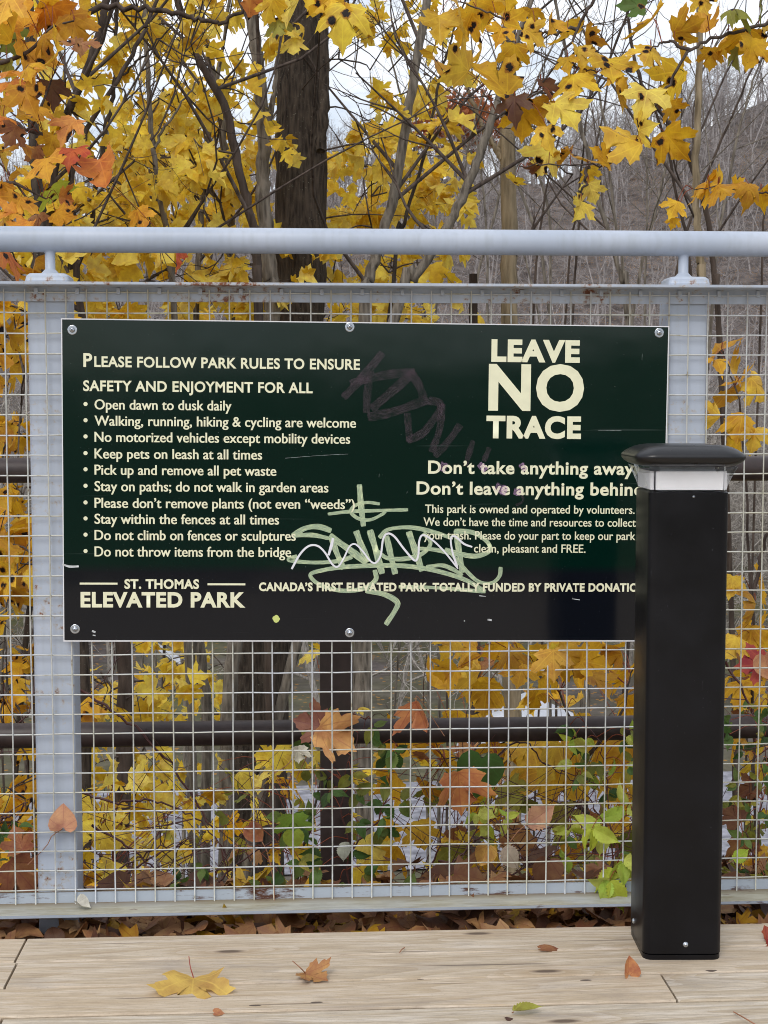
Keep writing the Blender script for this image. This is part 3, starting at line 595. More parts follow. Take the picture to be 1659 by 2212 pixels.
green = [(G((548, 30), (560, 180), (577, 320)), 45), (G((330, 235), (480, 218), (700, 210), (885, 205)), 27), (G((690, 165), (600, 155), (520, 175), (490, 220), (540, 265), (620, 275), (700, 240), (730, 215)), 27),
         (G((355, 350), (260, 322), (170, 335), (85, 388)), 42), (G((85, 385), (220, 380), (335, 402)), 34), (G((340, 385), (450, 460), (600, 572)), 52), (G((355, 400), (395, 510), (440, 615)), 44),
         (G((500, 530), (400, 560), (250, 570), (120, 562), (60, 548), (120, 525)), 32), (G((525, 350), (565, 460), (612, 565)), 50), (G((620, 345), (660, 480), (706, 648)), 50),
         (G((685, 400), (740, 345), (850, 327), (960, 335), (1090, 368), (1180, 400)), 32), (G((735, 385), (765, 520), (797, 650)), 46), (G((672, 490), (740, 538), (850, 545), (960, 520), (1025, 470), (1038, 420), (990, 365)), 34),
         (G((888, 355), (935, 490), (982, 630)), 52), (G((930, 472), (1060, 480), (1180, 505), (1260, 520)), 32), (G((1215, 345), (1235, 480), (1262, 640)), 46), (G((1205, 352), (1330, 362), (1425, 420), (1450, 485), (1360, 525), (1250, 512), (1140, 478)), 36),
         (G((1160, 480), (1280, 620), (1370, 700), (1460, 712), (1515, 665), (1525, 600)), 30), (G((1010, 600), (1120, 590), (1200, 620), (1260, 660)), 32),
         (G((1420, 770), (1280, 690), (1100, 632), (900, 597), (700, 590), (450, 600), (300, 622), (212, 650), (240, 700), (330, 745), (450, 765), (580, 748), (660, 690), (655, 620)), 34), (G((820, 738), (1100, 745), (1420, 772)), 28), (G((590, 765), (720, 790), (808, 842), (795, 900), (730, 1000)), 42)]
for k, (pts, wd) in enumerate(green): stroke('graffiti_stroke', pts, wd*.27, 'green_ink', -.00150-.00002*k)
white = [(G((80, 615), (140, 510), (200, 455), (260, 455), (310, 500), (360, 580), (400, 598), (440, 540), (480, 460), (520, 443), (570, 490), (620, 555), (660, 572), (695, 520), (712, 410), (742, 370), (790, 390), (860, 480), (930, 555), (955, 520), (962, 420), (990, 380), (1060, 420), (1140, 500), (1230, 612)), 13),
         (G((1225, 600), (1192, 500), (1180, 405), (1210, 390), (1270, 440), (1328, 462)), 13), (G((366, 400), (356, 450), (335, 520)), 19)]
for k, (pts, wd) in enumerate(white): stroke('white_squiggle', pts, wd*.3125, 'white_ink', -.0024-.0001*k)
Z3 = lambda *pts: [(86.4+x*.5, 656.7+y*.5) for x, y in pts]; Z4 = lambda *pts: [(829.5+x*.5, 656.7+y*.5) for x, y in pts]
for k, (pts, wd) in enumerate([(Z3((1480, 210), (1400, 310), (1310, 405)), 13), (Z3((1430, 290), (1415, 380), (1410, 470)), 12), (Z3((1340, 345), (1480, 310), (1620, 290)), 13), (Z3((1620, 290), (1540, 360), (1430, 455)), 14), (Z4((110, 290), (150, 350), (170, 405)), 13), (Z4((190, 410), (60, 460), (-70, 490)), 14),
                               (Z4((100, 470), (105, 530), (112, 595)), 11), (Z4((190, 415), (245, 440), (175, 550), (100, 590)), 12), (Z4((250, 430), (240, 540), (205, 640)), 11), (Z4((330, 520), (280, 590), (220, 660)), 11), (Z4((385, 590), (350, 700)), 9), (Z4((455, 620), (430, 680)), 8), (Z4((590, 810), (600, 850), (570, 870)), 4)]):
    stroke('purple_scribble', pts, wd*1.35, 'purple_ink', -.0013-.00003*k)
for k, (pts, wd) in enumerate([(Z4((240, 700), (270, 710)), 20), (Z4((410, 690), (440, 720)), 14), (Z4((480, 790), (530, 810)), 20), (Z4((560, 810), (590, 815)), 14), (Z4((590, 690), (610, 720)), 12)]): stroke('mauve_smear', pts, wd, 'mauve', -.0023-.00002*k)
c = SG(596.5, 1336.5); a = np.arange(12)/12*6.2832; rr_ = np.array([1, .85, 1, 1.1, .9, 1, .95, .8, 1, 1.1, 1, .9])*.0105; mb = MB(); mb.add(np.stack([c[0]+rr_*np.cos(a)*.95, np.full(12, -.0019), c[1]+rr_*np.sin(a)*.9], -1), [tuple(range(12))]); sg_build(mb, 'paint_dab', M['dab'])
for k, (pts, wd) in enumerate([(Z3((97, 1125), (130, 1134), (168, 1133)), 4.5), (Z3((225, 1412), (240, 1418)), 4), (Z3((228, 1430), (240, 1432)), 2.5), (Z4((447, 1363), (465, 1366)), 4), (Z4((345, 1367), (349, 1370)), 2.5), (Z4((410, 1260), (440, 1263)), 1.6), (Z4((812, 1273), (845, 1278)), 1.6), (Z3((1060, 666), (1200, 655), (1330, 648)), .35), (Z4((925, 545), (1025, 547)), .4)]): stroke('scratch', pts, wd, 'scrape', -.0014-.00002*k)

# ------------------------------------------------------------------ bollard light
BF = PZ(1474.5, 2074, 0)                                        # middle of the front foot
bw = (1559.5-1389.5)*np.dot(BF-CAM, FW)/F; brz = -YAW*.9
fx, fy = math.sin(-brz), math.cos(-brz)
bol = thing('bollard_light', (BF[0]+fx*bw/2, BF[1]+fy*bw/2, 0), 'square black bollard light with flared clear lens standing on the wooden deck', 'bollard'); bol.rotation_euler = (0, 0, brz)
bc = BF[1]; zb_top = pz(1490, 1062, BF[1]); hb_ = bw/2
rr = lambda w_, r=.02: rounded_rect(w_, w_, r, 6)
mb = MB(); loft(mb, [(rr(hb_-.001), .0), (rr(hb_-.001), .011)]); mb.build('base_plate', M['black'], bol, True, sharp=.5)
mb = MB(); loft(mb, [(rr(hb_-.002), .0125), (rr(hb_), .014), (rr(hb_), zb_top-.003), (rr(hb_-.003), zb_top)]); mb.build('post', M['black'], bol, True, sharp=.5)
z_l, z_r, z_t = zb_top, pz(1490, 1011, BF[1]-.045), pz(1490, 962, BF[1])
cap_w = 236*np.dot(BF-CAM, FW)/F/2*1.0
def lifted(pts, z, lift, w_): return [(x, yy, z+lift*(abs(x)*abs(yy)/(w_*w_))**1.5) for x, yy in pts]
def skin3(mb_, rings, caps=True):
    n_ = len(rings[0]); m_ = len(rings); mb_.add(np.array([p_ for r_ in rings for p_ in r_]), [(i*n_+j, i*n_+(j+1) % n_, (i+1)*n_+(j+1) % n_, (i+1)*n_+j) for i in range(m_-1) for j in range(n_)])
    if caps: b_ = mb_.n-m_*n_; mb_.f.append(np.array([list(range(b_, b_+n_))[::-1]])); mb_.f.append(np.array([list(range(b_+(m_-1)*n_, b_+m_*n_))]))
def rrd(w_, r): # rounded square with extra points on the straight sides
    p_ = rounded_rect(w_, w_, r, 8); out = []
    for i in range(len(p_)):
        a_, b_ = np.array(p_[i]), np.array(p_[(i+1) % len(p_)]); k_ = 10 if np.linalg.norm(b_-a_) > .03 else 1
        out += [tuple(a_+(b_-a_)*t_/k_) for t_ in range(k_)]
    return out
mb = MB(); rings = []
for t in np.linspace(0, 1, 9): w_ = hb_-.003+(cap_w*.90-hb_)*t**1.3; rings.append(lifted(rrd(w_, .02+.012*t), z_l+.0005+(z_r-z_l)*t, 0.0, w_))
skin3(mb, rings, False); mb.build('lens', M['acrylic'], bol)
mb = MB(); dw = 141*np.dot(BF-CAM, FW)/F/2; zc0, zc1 = pz(1490, 1058.5, BF[1]), pz(1490, 1018, BF[1]); hd = hb_-.008
for (x0, y0, x1, y1) in ((-dw, -hd-.004, dw, -hd+.004), (-dw, hd-.004, dw, hd+.004), (-hd-.004, -dw, -hd+.004, dw), (hd-.004, -dw, hd+.004, dw)): mb.box((x0, y0, zc0), (x1, y1, zc1))
dif = mb.build('light_panel', M['diffuser'], bol, False)
mb = MB(); loft(mb, [(rr(hd-.018, .005), z_l), (rr(hd-.018, .005), z_r)]); mb.build('lamp_core', M['shed_roof'], bol, False)
mb = MB(); hcap = z_t-z_r; rings = []
for k_, t in [(.70, .03), (.78, .0), (.87, .06), (.95, .20), (.985, .32), (1.0, .43), (.99, .52), (.955, .62), (.88, .76), (.80, .87), (.70, .95), (.58, .99), (.40, 1.0)]:
    w_ = cap_w*k_; rings.append(lifted(rrd(w_, min(.040, w_*.4)), z_r+.001+hcap*t, 0.0, w_))
skin3(mb, rings); mb.build('cap', M['black_cap'], bol, True, sharp=1.0)
def screw(lx, ly, lz, side=False, r=.006):
    mb_ = MB(); d = np.array([-1, 0, 0]) if side else np.array([0, -1, 0]); p = np.array([lx, ly, lz]); mb_.tube([p+d*.0, p+d*.002, p+d*.0035, p+d*.0042], [r, r*.95, r*.6, r*.1], 16); mb_.build('screw', M['steel'], bol)
screw(.006, -hb_, pz(1480, 2040.5, BF[1])); screw(.008, -hb_, pz(1496, 1073, BF[1]), r=.003); screw(-hb_, .03, .045, True)

# ------------------------------------------------------------------ trees
def ground_leg(P, dep):                                        # run a trunk on down to the valley floor
    p, q_ = P[-1], P[-2]; g_ = float(gh(p[0], p[1]))-.1
    if p[2] > g_+.2:
        d = unit(p-q_); d = d*(.5, .3, 1); d = unit(d) if d[2] < -.3 else np.array([0, 0, -1.0]); return [p+d*((p[2]-g_)/-d[2])*.5, p+d*((p[2]-g_)/-d[2])*.5+np.array([0, 0, -1])*(p[2]+d[2]*((p[2]-g_)/-d[2])*.5-g_)]
    return []
class Tree:
    def __init__(s, name, label, path, widths, dep, bark, group=None, cat='tree', up=2.0, bare=6):
        P = [PD(x, yv, dep) for x, yv in path]; R = [w_*dep/F/2 for w_ in widths]; s.dep = dep
        d = unit(P[0]-P[1]); P.insert(0, P[0]+d*up*.5); P.insert(0, P[0]+unit(d+(0, 0, .5))*up*.5); R = [R[0]*.5, R[0]*.8]+R
        ex = ground_leg(P, dep); P += ex; R += [R[-1]*1.05, R[-1]*1.2][:len(ex)]
        P = np.array(P); n = 6*len(P); s.P = spline(P, n); rr_ = np.interp(np.linspace(0, len(P)-1, n), np.arange(len(P)), R)
        big = max(R) > .06; sides = 28 if big else 9; nz_ = 1+(RNG.normal(0, .012, (n, sides))+np.repeat(RNG.normal(0, .02, (1, sides)), n, 0) if big else RNG.normal(0, .05, (n, sides)))
        s.org = s.P[-1].copy(); s.t = thing(name, s.org, label, cat, group); s.bark = bark; s.R = rr_
        s.P = s.P+RNG.normal(0, .004, s.P.shape)*(1, 1, 0)
        mb_ = MB(); mb_.tube(s.P, rr_[:, None]*nz_, sides)
        s.mb = mb_; s.nodes = [p for p in s.P]; s.twigs = MB(); s.leaves = MB(); s.big = []
        for _ in range(bare): s.branch_rand()
    def branch(s, path, widths, dep=None):
        dep = dep or s.dep; P = spline([PD(x, yv, dep) for x, yv in path], 5*len(path)); R = np.interp(np.linspace(0, 1, len(P)), np.linspace(0, 1, len(widths)), widths)*dep/F/2
        P = P+RNG.normal(0, .006, P.shape); s.mb.tube(P, R, 9); s.nodes += list(P)
    def branch_rand(s):
        i = int(RNG.integers(2, max(3, len(s.P)*2//3))); p = s.P[i]; az = RNG.uniform(0, 6.28); d = np.array([math.cos(az)*1.0, math.sin(az)*.6, RNG.uniform(.5, 1.5)]); l = RNG.uniform(.7, 1.8); s._br(p, unit(d), l, min(.014, s.R[i]*.5), 2)
    def _br(s, p, d, l, r, lev):
        Q = spline([p, p+d*l*.5+RNG.normal(0, .06*l, 3), p+d*l+np.array([0, 0, .1*l])+RNG.normal(0, .08*l, 3)], 7); s.twigs.tube(Q, np.linspace(r, r*.35, 7), 5); s.nodes += list(Q[2:])
        if lev:
            for _ in range(3): s._br(Q[int(RNG.integers(2, 7))], unit(d+RNG.normal(0, .55, 3)), l*RNG.uniform(.35, .65), r*.5, lev-1)
    def cluster(s, px, py, dep, nl, col, size=.115, spread=.28, tpl=None):
        c = PD(px, py, dep); N_ = np.array(s.nodes); i = int(np.argmin(((N_-c)**2).sum(1)+(N_[:, 2] > c[2]+.3)*2.0)); p = N_[i]
        e = c-p; mid = p+e*.5+np.array([0, 0, .12*np.linalg.norm(e)])+RNG.normal(0, .05, 3)
        Q = spline([p, mid, c], 7); s.twigs.tube(Q, np.linspace(.007, .003, 7), 4, False); s.nodes += list(Q[2:])
        d = unit(e*(1, 1, .25)+RNG.normal(0, .3, 3)); tw = spline([c, c+d*spread*.6, c+d*spread*1.3+np.array([0, 0, -.18*spread])], 6); s.twigs.tube(tw, np.linspace(.003, .0015, 6), 3, False)
        for k in range(nl):
            b = tw[int(RNG.integers(0, 6))]; side = unit(np.cross(d, (0, 0, 1))+1e-6)*(1 if k % 2 else -1)
            ax = unit(side*RNG.uniform(.4, 1.2)+d*RNG.uniform(0, .8)+np.array([0, 0, RNG.uniform(-1.0, .1)])); st = b+ax*RNG.uniform(.03, .10)
            nrm = np.array([0, 0, 1])*RNG.uniform(.1, 1)+np.array([0, -1, 0])*RNG.uniform(.1, 1.0)+RNG.normal(0, .45, 3)
            add_leaf(s.leaves, st, ax, nrm, size*RNG.uniform(.65, 1.25), pal(col if isinstance(col, str) else col[int(RNG.integers(len(col)))]), tpl or MAPLE_LOW, RNG.uniform(.05, .7), RNG.uniform(0, .7), .05, RNG.normal(0, .8))
    def area(s, x0, x1, y0, y1, n0, col='yellow', nl=9, size=.080, dj=1.0, spread=.28):
        n = max(1, round(n0*(.55 if y0 < 690 else .9)*(.72 if y1 < 350 else 1)))
        for _ in range(n): s.cluster(RNG.uniform(x0, x1), RNG.uniform(y0, y1), s.dep+RNG.uniform(-.25*dj, 1.9*dj), nl+2, col, size, spread)
    def near_leaves(s, lst, size_k=1.0, cols='amber', skel=None, dj=.12, tpl=MAPLE, dep=None, pet='petiole', flat=.5):
        """big leaves one by one: (x, y, width, colour?)"""
        dep = dep or s.dep; N_ = np.array(skel if skel is not None else s.nodes)
        for it in lst:
            px, py, wd = it[:3]; cn = it[3] if len(it) > 3 else cols; dd = dep+RNG.uniform(-dj, dj); c = PD(px, py, dd); size = wd*dd/F*.86*size_k
            p = N_[int(np.argmin(((N_-c)**2).sum(1)))]; e = c-p; ln = np.linalg.norm(e)
            ax = unit(unit(e)*RNG.uniform(.5, 1.1)+np.array([0, 0, -RNG.uniform(.2, 1.0)])+RNG.normal(0, .3, 3)); nrm = np.array([0, -1, 0])*RNG.uniform(.5, 1.1)+np.array([0, 0, 1])*RNG.uniform(.0, .9)+RNG.normal(0, flat, 3)
            b = c-ax*size*.42
            add_leaf(s.leaves, b, ax, nrm, size, pal(cn), tpl, RNG.uniform(.05, .6), RNG.uniform(0, .6), .08, RNG.normal(0, .7))
            Q = spline([p, (p+b)/2+np.array([0, 0, .03]), b], 6); s.leaves.tube(Q, np.linspace(.0016, .0011, 6), 5, False, STALK)
    pet = None
    def done(s, leafmat='leaf_mid', twigmat='twig'):
        s.mb.build('trunk', M[s.bark], s.t, origin=s.org)
        if s.twigs.n: s.twigs.build('branches', M[twigmat], s.t, origin=s.org)
        if s.leaves.n: s.leaves.build('crown', M[leafmat], s.t, origin=s.org, data=True, smooth=True)
        return s.t

t1 = Tree('maple_tree', 'thickest dark furrowed trunk, rising behind the fence left of the middle', [(656, -60), (655, 60), (651, 250), (649, 490), (643, 690), (606, 1100), (567, 1400), (548, 1920)], [104, 106, 110, 111, 108, 116, 124, 128], 9.5, 'bark_dark', bare=2)
t1.branch([(690, 330), (697, 260), (699, 160), (699, 60), (712, -80)], [20, 26, 22, 20, 18], 9.25)
t1.area(715, 985, -20, 340, 46, 'yellow', 9, .105, 1.6); t1.area(712, 985, 300, 490, 34, 'yellow', 10, .115, 1.3); t1.area(705, 960, 500, 690, 24, 'yellow', 9, .115, 1.3); t1.area(560, 720, -30, 60, 5, 'yellow', 8, .11); t1.done()
t2 = Tree('maple_tree', 'grey rough barked trunk standing just left of the thickest trunk', [(544, -60), (548, 60), (558, 150), (570, 300), (566, 400), (574, 490), (582, 600), (585, 690), (520, 1300), (495, 1500), (488, 1900)], [24, 26, 28, 28, 30, 34, 36, 36, 34, 32, 34], 9.0, 'bark_grey', bare=6)
t2.branch([(572, 330), (585, 240), (592, 190), (602, 90), (610, -20)], [16, 14, 10, 8, 6]); t2.area(500, 600, 200, 690, 20, 'yellow', 8, .11); t2.done()
t3 = Tree('maple_tree', 'smooth brown stem curving up to the left between two grey trunks', [(372, -40), (405, 70), (440, 150), (490, 245), (520, 390), (548, 490), (556, 600), (560, 690)], [15, 15, 16, 19, 19, 20, 20, 21], 8.4, 'bark_brown', bare=6)
t3.area(380, 560, -20, 300, 26, 'yellow', 8, .10, 1.4); t3.done()
t4 = Tree('maple_tree', 'slim grey stem rising straight behind the curving brown stem', [(428, -40), (440, 60), (465, 180), (480, 280), (490, 400), (497, 490), (500, 600), (498, 690), (440, 1300), (430, 1390), (447, 1560), (440, 1900)], [13, 14, 15, 17, 18, 19, 20, 20, 22, 22, 22, 24], 10, 'bark_grey', bare=8)
t4.area(380, 600, 300, 690, 40, 'yellow', 10, .115, 1.2); t4.area(320, 520, 1395, 1560, 16, 'yellow', 8, .10, 1.2); t4.area(320, 500, 1640, 1820, 9, 'yellow', 6, .10); t4.done()
t5 = Tree('maple_tree', 'thin pale grey stem left of the slim straight stem', [(478, 120), (455, 270), (438, 400), (433, 490), (428, 610), (425, 690)], [8, 10, 12, 13, 14, 14], 9.6, 'bark_grey', bare=6); t5.area(380, 480, 250, 480, 8, 'yellow', 8, .11); t5.done()
t6 = Tree('maple_tree', 'thin knotty grey stem in the middle of the yellow leaves on the left', [(312, -40), (316, 100), (325, 250), (338, 370), (357, 490), (370, 600), (376, 690)], [9, 10, 11, 12, 13, 13, 14], 8.2, 'bark_grey', bare=8)
t6.branch([(335, 320), (360, 270), (400, 215), (440, 165)], [7, 6, 4, 3]); t6.area(220, 420, -10, 500, 50, 'yellow', 9, .105, 1.5); t6.area(200, 420, 500, 690, 18, 'yellow', 8, .11); t6.done()
t7 = Tree('maple_tree', 'dark leaning stem crossing the upper left behind orange leaves', [(238, -40), (220, 50), (190, 150), (160, 215), (140, 260), (118, 360), (105, 490), (95, 690)], [16, 17, 18, 18, 18, 18, 18, 18], 7.6, 'bark_brown', bare=6)
t7.area(0, 240, -20, 330, 34, 'yellow', 8, .10, 1.2); t7.done()
t8 = Tree('maple_tree', 'dark slender stem leaning right beneath the crossing bough', [(335, 10), (310, 70), (250, 180), (190, 275), (165, 340), (152, 430), (165, 600), (190, 800), (266, 1400), (268, 1600), (262, 1900)], [8, 9, 10, 11, 12, 13, 15, 20, 34, 36, 38], 7.6, 'bark_brown', bare=5)
t8.branch([(150, 55), (215, 20), (300, 17), (380, 30), (430, 44), (475, 50), (525, 20), (540, -10)], [14, 13, 11, 11, 10, 9, 7, 5], 5.6)
t8.area(60, 260, 380, 690, 22, 'yellow', 8, .11); t8.area(170, 340, 1395, 1530, 9, 'yellow', 7, .10); t8.area(170, 320, 1600, 1900, 14, 'yellow', 7, .11, .8); t8.done()
t9 = Tree('maple_tree', 'thin black stem with forked twigs left of the knotty grey stem', [(252, -40), (250, 60), (248, 175), (232, 260), (218, 340), (205, 420), (195, 490), (160, 600), (140, 690)], [7, 8, 10, 10, 11, 11, 12, 12, 13], 7.9, 'bark_dark', bare=9)
t9.branch([(248, 175), (290, 140), (330, 100), (385, 40)], [6, 5, 4, 3]); t9.area(100, 330, 280, 560, 26, 'yellow', 9, .11, 1.0); t9.done()

# near orange maple on the left
t10 = Tree('maple_tree', 'orange and yellow leaved maple at the left edge with black spotted leaves', [(58, -80), (66, 150), (75, 340), (84, 440), (88, 520), (84, 620), (120, 900), (178, 1400), (182, 1900)], [18, 22, 25, 26, 27, 28, 28, 30, 32], 6.4, 'bark_dark', bare=2); t10.pet = MB()
sk = []
for path in ([(-60, 150), (20, 130), (70, 105), (110, 60), (160, 45)], [(-40, 250), (30, 262), (62, 280), (95, 215), (112, 170)], [(-40, 420), (20, 395), (60, 410), (100, 430)], [(62, 280), (110, 300), (160, 345), (175, 360)], [(-40, 560), (30, 540), (80, 500)]):
    P_ = spline([PD(x, yv, 5.1) for x, yv in path], 14); t10.twigs.tube(P_, np.linspace(.010, .003, 14), 6); sk += list(P_)
Lz = lambda *a: [(x*.25, 86.4+yv*.25, sz*.25, *r) for x, yv, sz, *r in a]
t10.near_leaves(Lz((240, 500, 330), (60, 560, 300), (450, 450, 280, 'brown'), (200, 640, 240, 'gold'), (330, 640, 220), (590, 740, 300, 'orange'), (110, 800, 240, 'brown'), (130, 900, 300), (610, 980, 330, 'red'), (890, 1150, 440, 'orange'), (400, 1080, 340), (480, 1350, 330, 'lime'),
    (110, 1220, 260), (60, 1500, 220), (150, 1430, 300), (560, 1520, 280), (300, 1530, 240, 'brown'), (60, 250, 200, 'olive'), (220, 230, 260, 'gold'), (1220, 1540, 220), (700, 60, 180, 'brown'), (20, 1000, 240, 'gold'), (30, 700, 240), (250, 1180, 220, 'gold'), (10, 1300, 220), (440, 900, 220, 'gold'), (330, 1000, 200, 'brown'),
    (40, 1600, 220, 'gold'), (200, 1620, 240), (560, 1370, 200), (420, 620, 200, 'gold'), (90, 400, 240)), 1.0, 'amber', sk, .25, dep=5.0)
t10.near_leaves([(30, 25, 100), (75, 40, 90), (125, 50, 110), (165, 65, 90), (15, 85, 90, 'olive'), (175, 95, 70, 'brown'), (60, 125, 100), (10, 10, 90), (110, 10, 90, 'gold'), (95, 90, 80, 'gold'), (30, 60, 90, 'gold'), (45, 150, 90), (120, 110, 80, 'gold'), (30, 555, 110, 'orange'), (70, 580, 80), (10, 590, 90), (385, 556, 60, 'red'), (-10, 200, 100), (190, 30, 80, 'gold')], 1.0, 'amber', sk, .25, dep=5.1)
t10.near_leaves([(540, 8, 90, 'orange'), (598, 58, 60, 'olive'), (640, 15, 100, 'yellow'), (740, 45, 110, 'yellow'), (715, 20, 80, 'gold'), (580, 20, 70), (690, -5, 90, 'yellow')], 1.0, 'yellow', [PD(x, -60, 5.0) for x in (540, 600, 660, 720)], .1, dep=5.0)
t10.area(0, 62, 640, 1100, 20, 'gold', 7, .12, .8); t10.area(0, 62, 1100, 1900, 20, 'gold', 7, .12, .8); t10.done('leaf_spot')

# right side trunks
tR = [('maple_tree', 'grey stem leaning left at the top, right of the thickest trunk', [(938, -60), (924, 0), (905, 100), (880, 250), (850, 425), (829, 490), (800, 600), (788, 690), (783, 1400), (790, 1900)], [18, 18, 19, 20, 22, 22, 24, 26, 38, 40], 9.0, 'bark_grey', 7),
      ('dead_tree', 'upright tan grey dead trunk with twisted vine scar on the right', [(1103, -60), (1100, 0), (1099, 150), (1098, 300), (1100, 490), (1100, 690), (1106, 1400)], [28, 30, 31, 33, 35, 36, 38], 10.0, 'bark_tan', 3),
      ('maple_tree', 'smooth bare trunk leaning steeply right toward the tan dead trunk', [(1100, 140), (1079, 205), (1040, 320), (1004, 415), (965, 490), (895, 605), (850, 690)], [13, 15, 19, 20, 21, 22, 23], 8.5, 'bark_grey', 6),
      ('bare_sapling', 'thin dark leafless sapling between the leaning grey stem and the leaning bare trunk', [(990, 40), (955, 150), (937, 240), (920, 325), (870, 490), (850, 600)], [4, 6, 6, 7, 8, 9], 9.2, 'bark_dark', 6),
      ('maple_tree', 'straight stem with peeled reddish base on the right behind a fence post', [(1513, -60), (1512, 0), (1510, 200), (1502, 375), (1509, 500), (1514, 600), (1516, 690)], [13, 14, 15, 16, 17, 18, 19], 8.0, 'bark_tan', 5),
      ('bare_sapling', 'slender bare sapling leaning left, right of the tan dead trunk', [(1190, -40), (1230, 150), (1260, 300), (1310, 490), (1345, 610), (1365, 690)], [6, 8, 9, 10, 11, 11], 9.0, 'bark_grey', 6),
      ('bare_sapling', 'slender bare sapling leaning left beside the peeled stem', [(1348, -40), (1375, 150), (1440, 260), (1485, 330), (1530, 480), (1545, 620), (1552, 690)], [6, 8, 9, 11, 12, 12, 12], 9.4, 'bark_brown', 6)]
for name, lab, path, wd, dep, bark, bare in tR:
    t_ = Tree(name, lab, path, wd, dep, bark, bare=bare)
    if name == 'dead_tree':
        t_.branch([(1085, 345), (1060, 300), (1040, 270), (1010, 190), (985, 120)], [12, 10, 9, 8, 6]); t_.branch([(1088, 350), (1078, 330), (1086, 300), (1100, 290)], [14, 12, 10, 8])
    if dep == 9.0 and name == 'maple_tree': t_.area(830, 960, 0, 300, 10, 'yellow', 7, .10); t_.area(780, 900, 480, 690, 6, 'yellow', 8, .11)
    t_.done()
# anonymous thin bare saplings in front of the brush
for k in range(26):
    x0 = RNG.uniform(900, 1700) if k < 19 else RNG.uniform(120, 600); dep = RNG.uniform(9.5, 17); ln = RNG.normal(0, 90); wd = RNG.uniform(3.5, 7)
    t_ = Tree('bare_sapling', 'thin grey leafless sapling among the bare saplings beyond the mesh fence', [(x0-ln*1.4, RNG.uniform(-60, 160)), (x0-ln*.6+RNG.normal(0, 14), 240), (x0+RNG.normal(0, 10), 450), (x0+ln*.4, 690)], [wd*.5, wd*.8, wd, wd*1.1], dep, 'bark_grey' if k % 3 else 'bark_brown', 'thin bare saplings', bare=7)
    t_.done(twigmat='bark_grey')
p = PD(1022, 640, 7.0); st = thing('tree_stump', (p[0], p[1], GZ), 'broken brown stump top showing between the rails right of middle', 'stump'); mb = MB(); zt_ = PD(1025, 592, 7.0)[2]-GZ
mb.tube(spline([(0, 0, 0), (.02, 0, zt_*.5), (0, 0, zt_)], 10), np.linspace(.06, .021, 10)[:, None]*(1+RNG.normal(0, .05, (10, 12))), 12); mb.build('trunk', M['bark_brown'], st)

# overhanging boughs at the upper right
class Bough(Tree):
    def __init__(s, name, label, paths, dep, cat='branch', rad=.007, group=None, mat='twig'):
        s.dep = dep; s.nodes = []; s.stems = []; s.owner = []; s.twigs = MB(); s.leaves = MB(); s.pet = MB(); s.bark = mat; s.P = None
        for path in paths:
            P_ = spline([PD(x, yv, dep) for x, yv in path], 6*len(path))+RNG.normal(0, .004, (6*len(path), 3)); s.mb = MB(); s.mb.tube(P_, np.linspace(rad, rad*.28, len(P_)), 7); s.stems.append(s.mb); s.nodes += list(P_); s.owner += [len(s.stems)-1]*len(P_)
        s.org = s.nodes[0].copy(); s.t = thing(name, s.org, label, cat, group)
    def done(s, leafmat, trunk='branch', crown='leaves'):
        for m_ in s.stems: m_.build(trunk, M[s.bark], s.t, origin=s.org)
        if s.twigs.n: s.twigs.build('twigs', M['twig'], s.t, origin=s.org)
        if s.leaves.n: s.leaves.build(crown, M[leafmat], s.t, origin=s.org, data=True)
Rz = lambda *a: [(829.5+x*.5, yv*.5, sz*.5, *r) for x, yv, sz, *r in a]
b1 = Bough('maple_bough', 'overhanging maple bough with large golden leaves in front of the tan dead trunk', [[(1340, -70), (1290, -10), (1250, 60), (1205, 130), (1150, 205), (1075, 240)], [(1250, 60), (1190, 70), (1130, 60), (1040, 20), (960, -5)], [(1205, 130), (1240, 140), (1290, 160)]], 4.9)
b1.near_leaves(Rz((330, 40, 190), (420, 60, 170), (240, 120, 160), (350, 120, 170), (540, 40, 170), (640, 70, 110), (225, 270, 150), (320, 260, 200), (315, 340, 140, 'yellow'), (420, 240, 140), (480, 340, 230), (560, 250, 150), (650, 150, 140), (780, 150, 180), (870, 170, 140), (850, 240, 120), (790, 270, 100), (840, 330, 130), (820, 380, 180, 'yellow'), (700, 380, 140, 'brown'), (980, 300, 190, 'yellow'), (1040, 320, 120), (1000, 410, 160, 'gold'), (480, 10, 160), (560, 450, 140, 'brown'), (600, 520, 170), (660, 480, 150), (780, 490, 190, 'yellow'), (700, 580, 130), (500, 150, 120), (720, 110, 110)), 1.0, 'gold', None, .15); b1.done('leaf_spot')
b2 = Bough('maple_bough', 'drooping maple bough with red twigs and yellow leaves hanging right of the tan trunk', [[(1760, 20), (1660, 50), (1560, 80), (1490, 110), (1440, 190), (1395, 260), (1378, 305), (1325, 348), (1270, 358), (1190, 356), (1115, 362)], [(1490, 110), (1440, 90), (1400, 110)], [(1270, 358), (1262, 400), (1250, 440)]], 4.8)
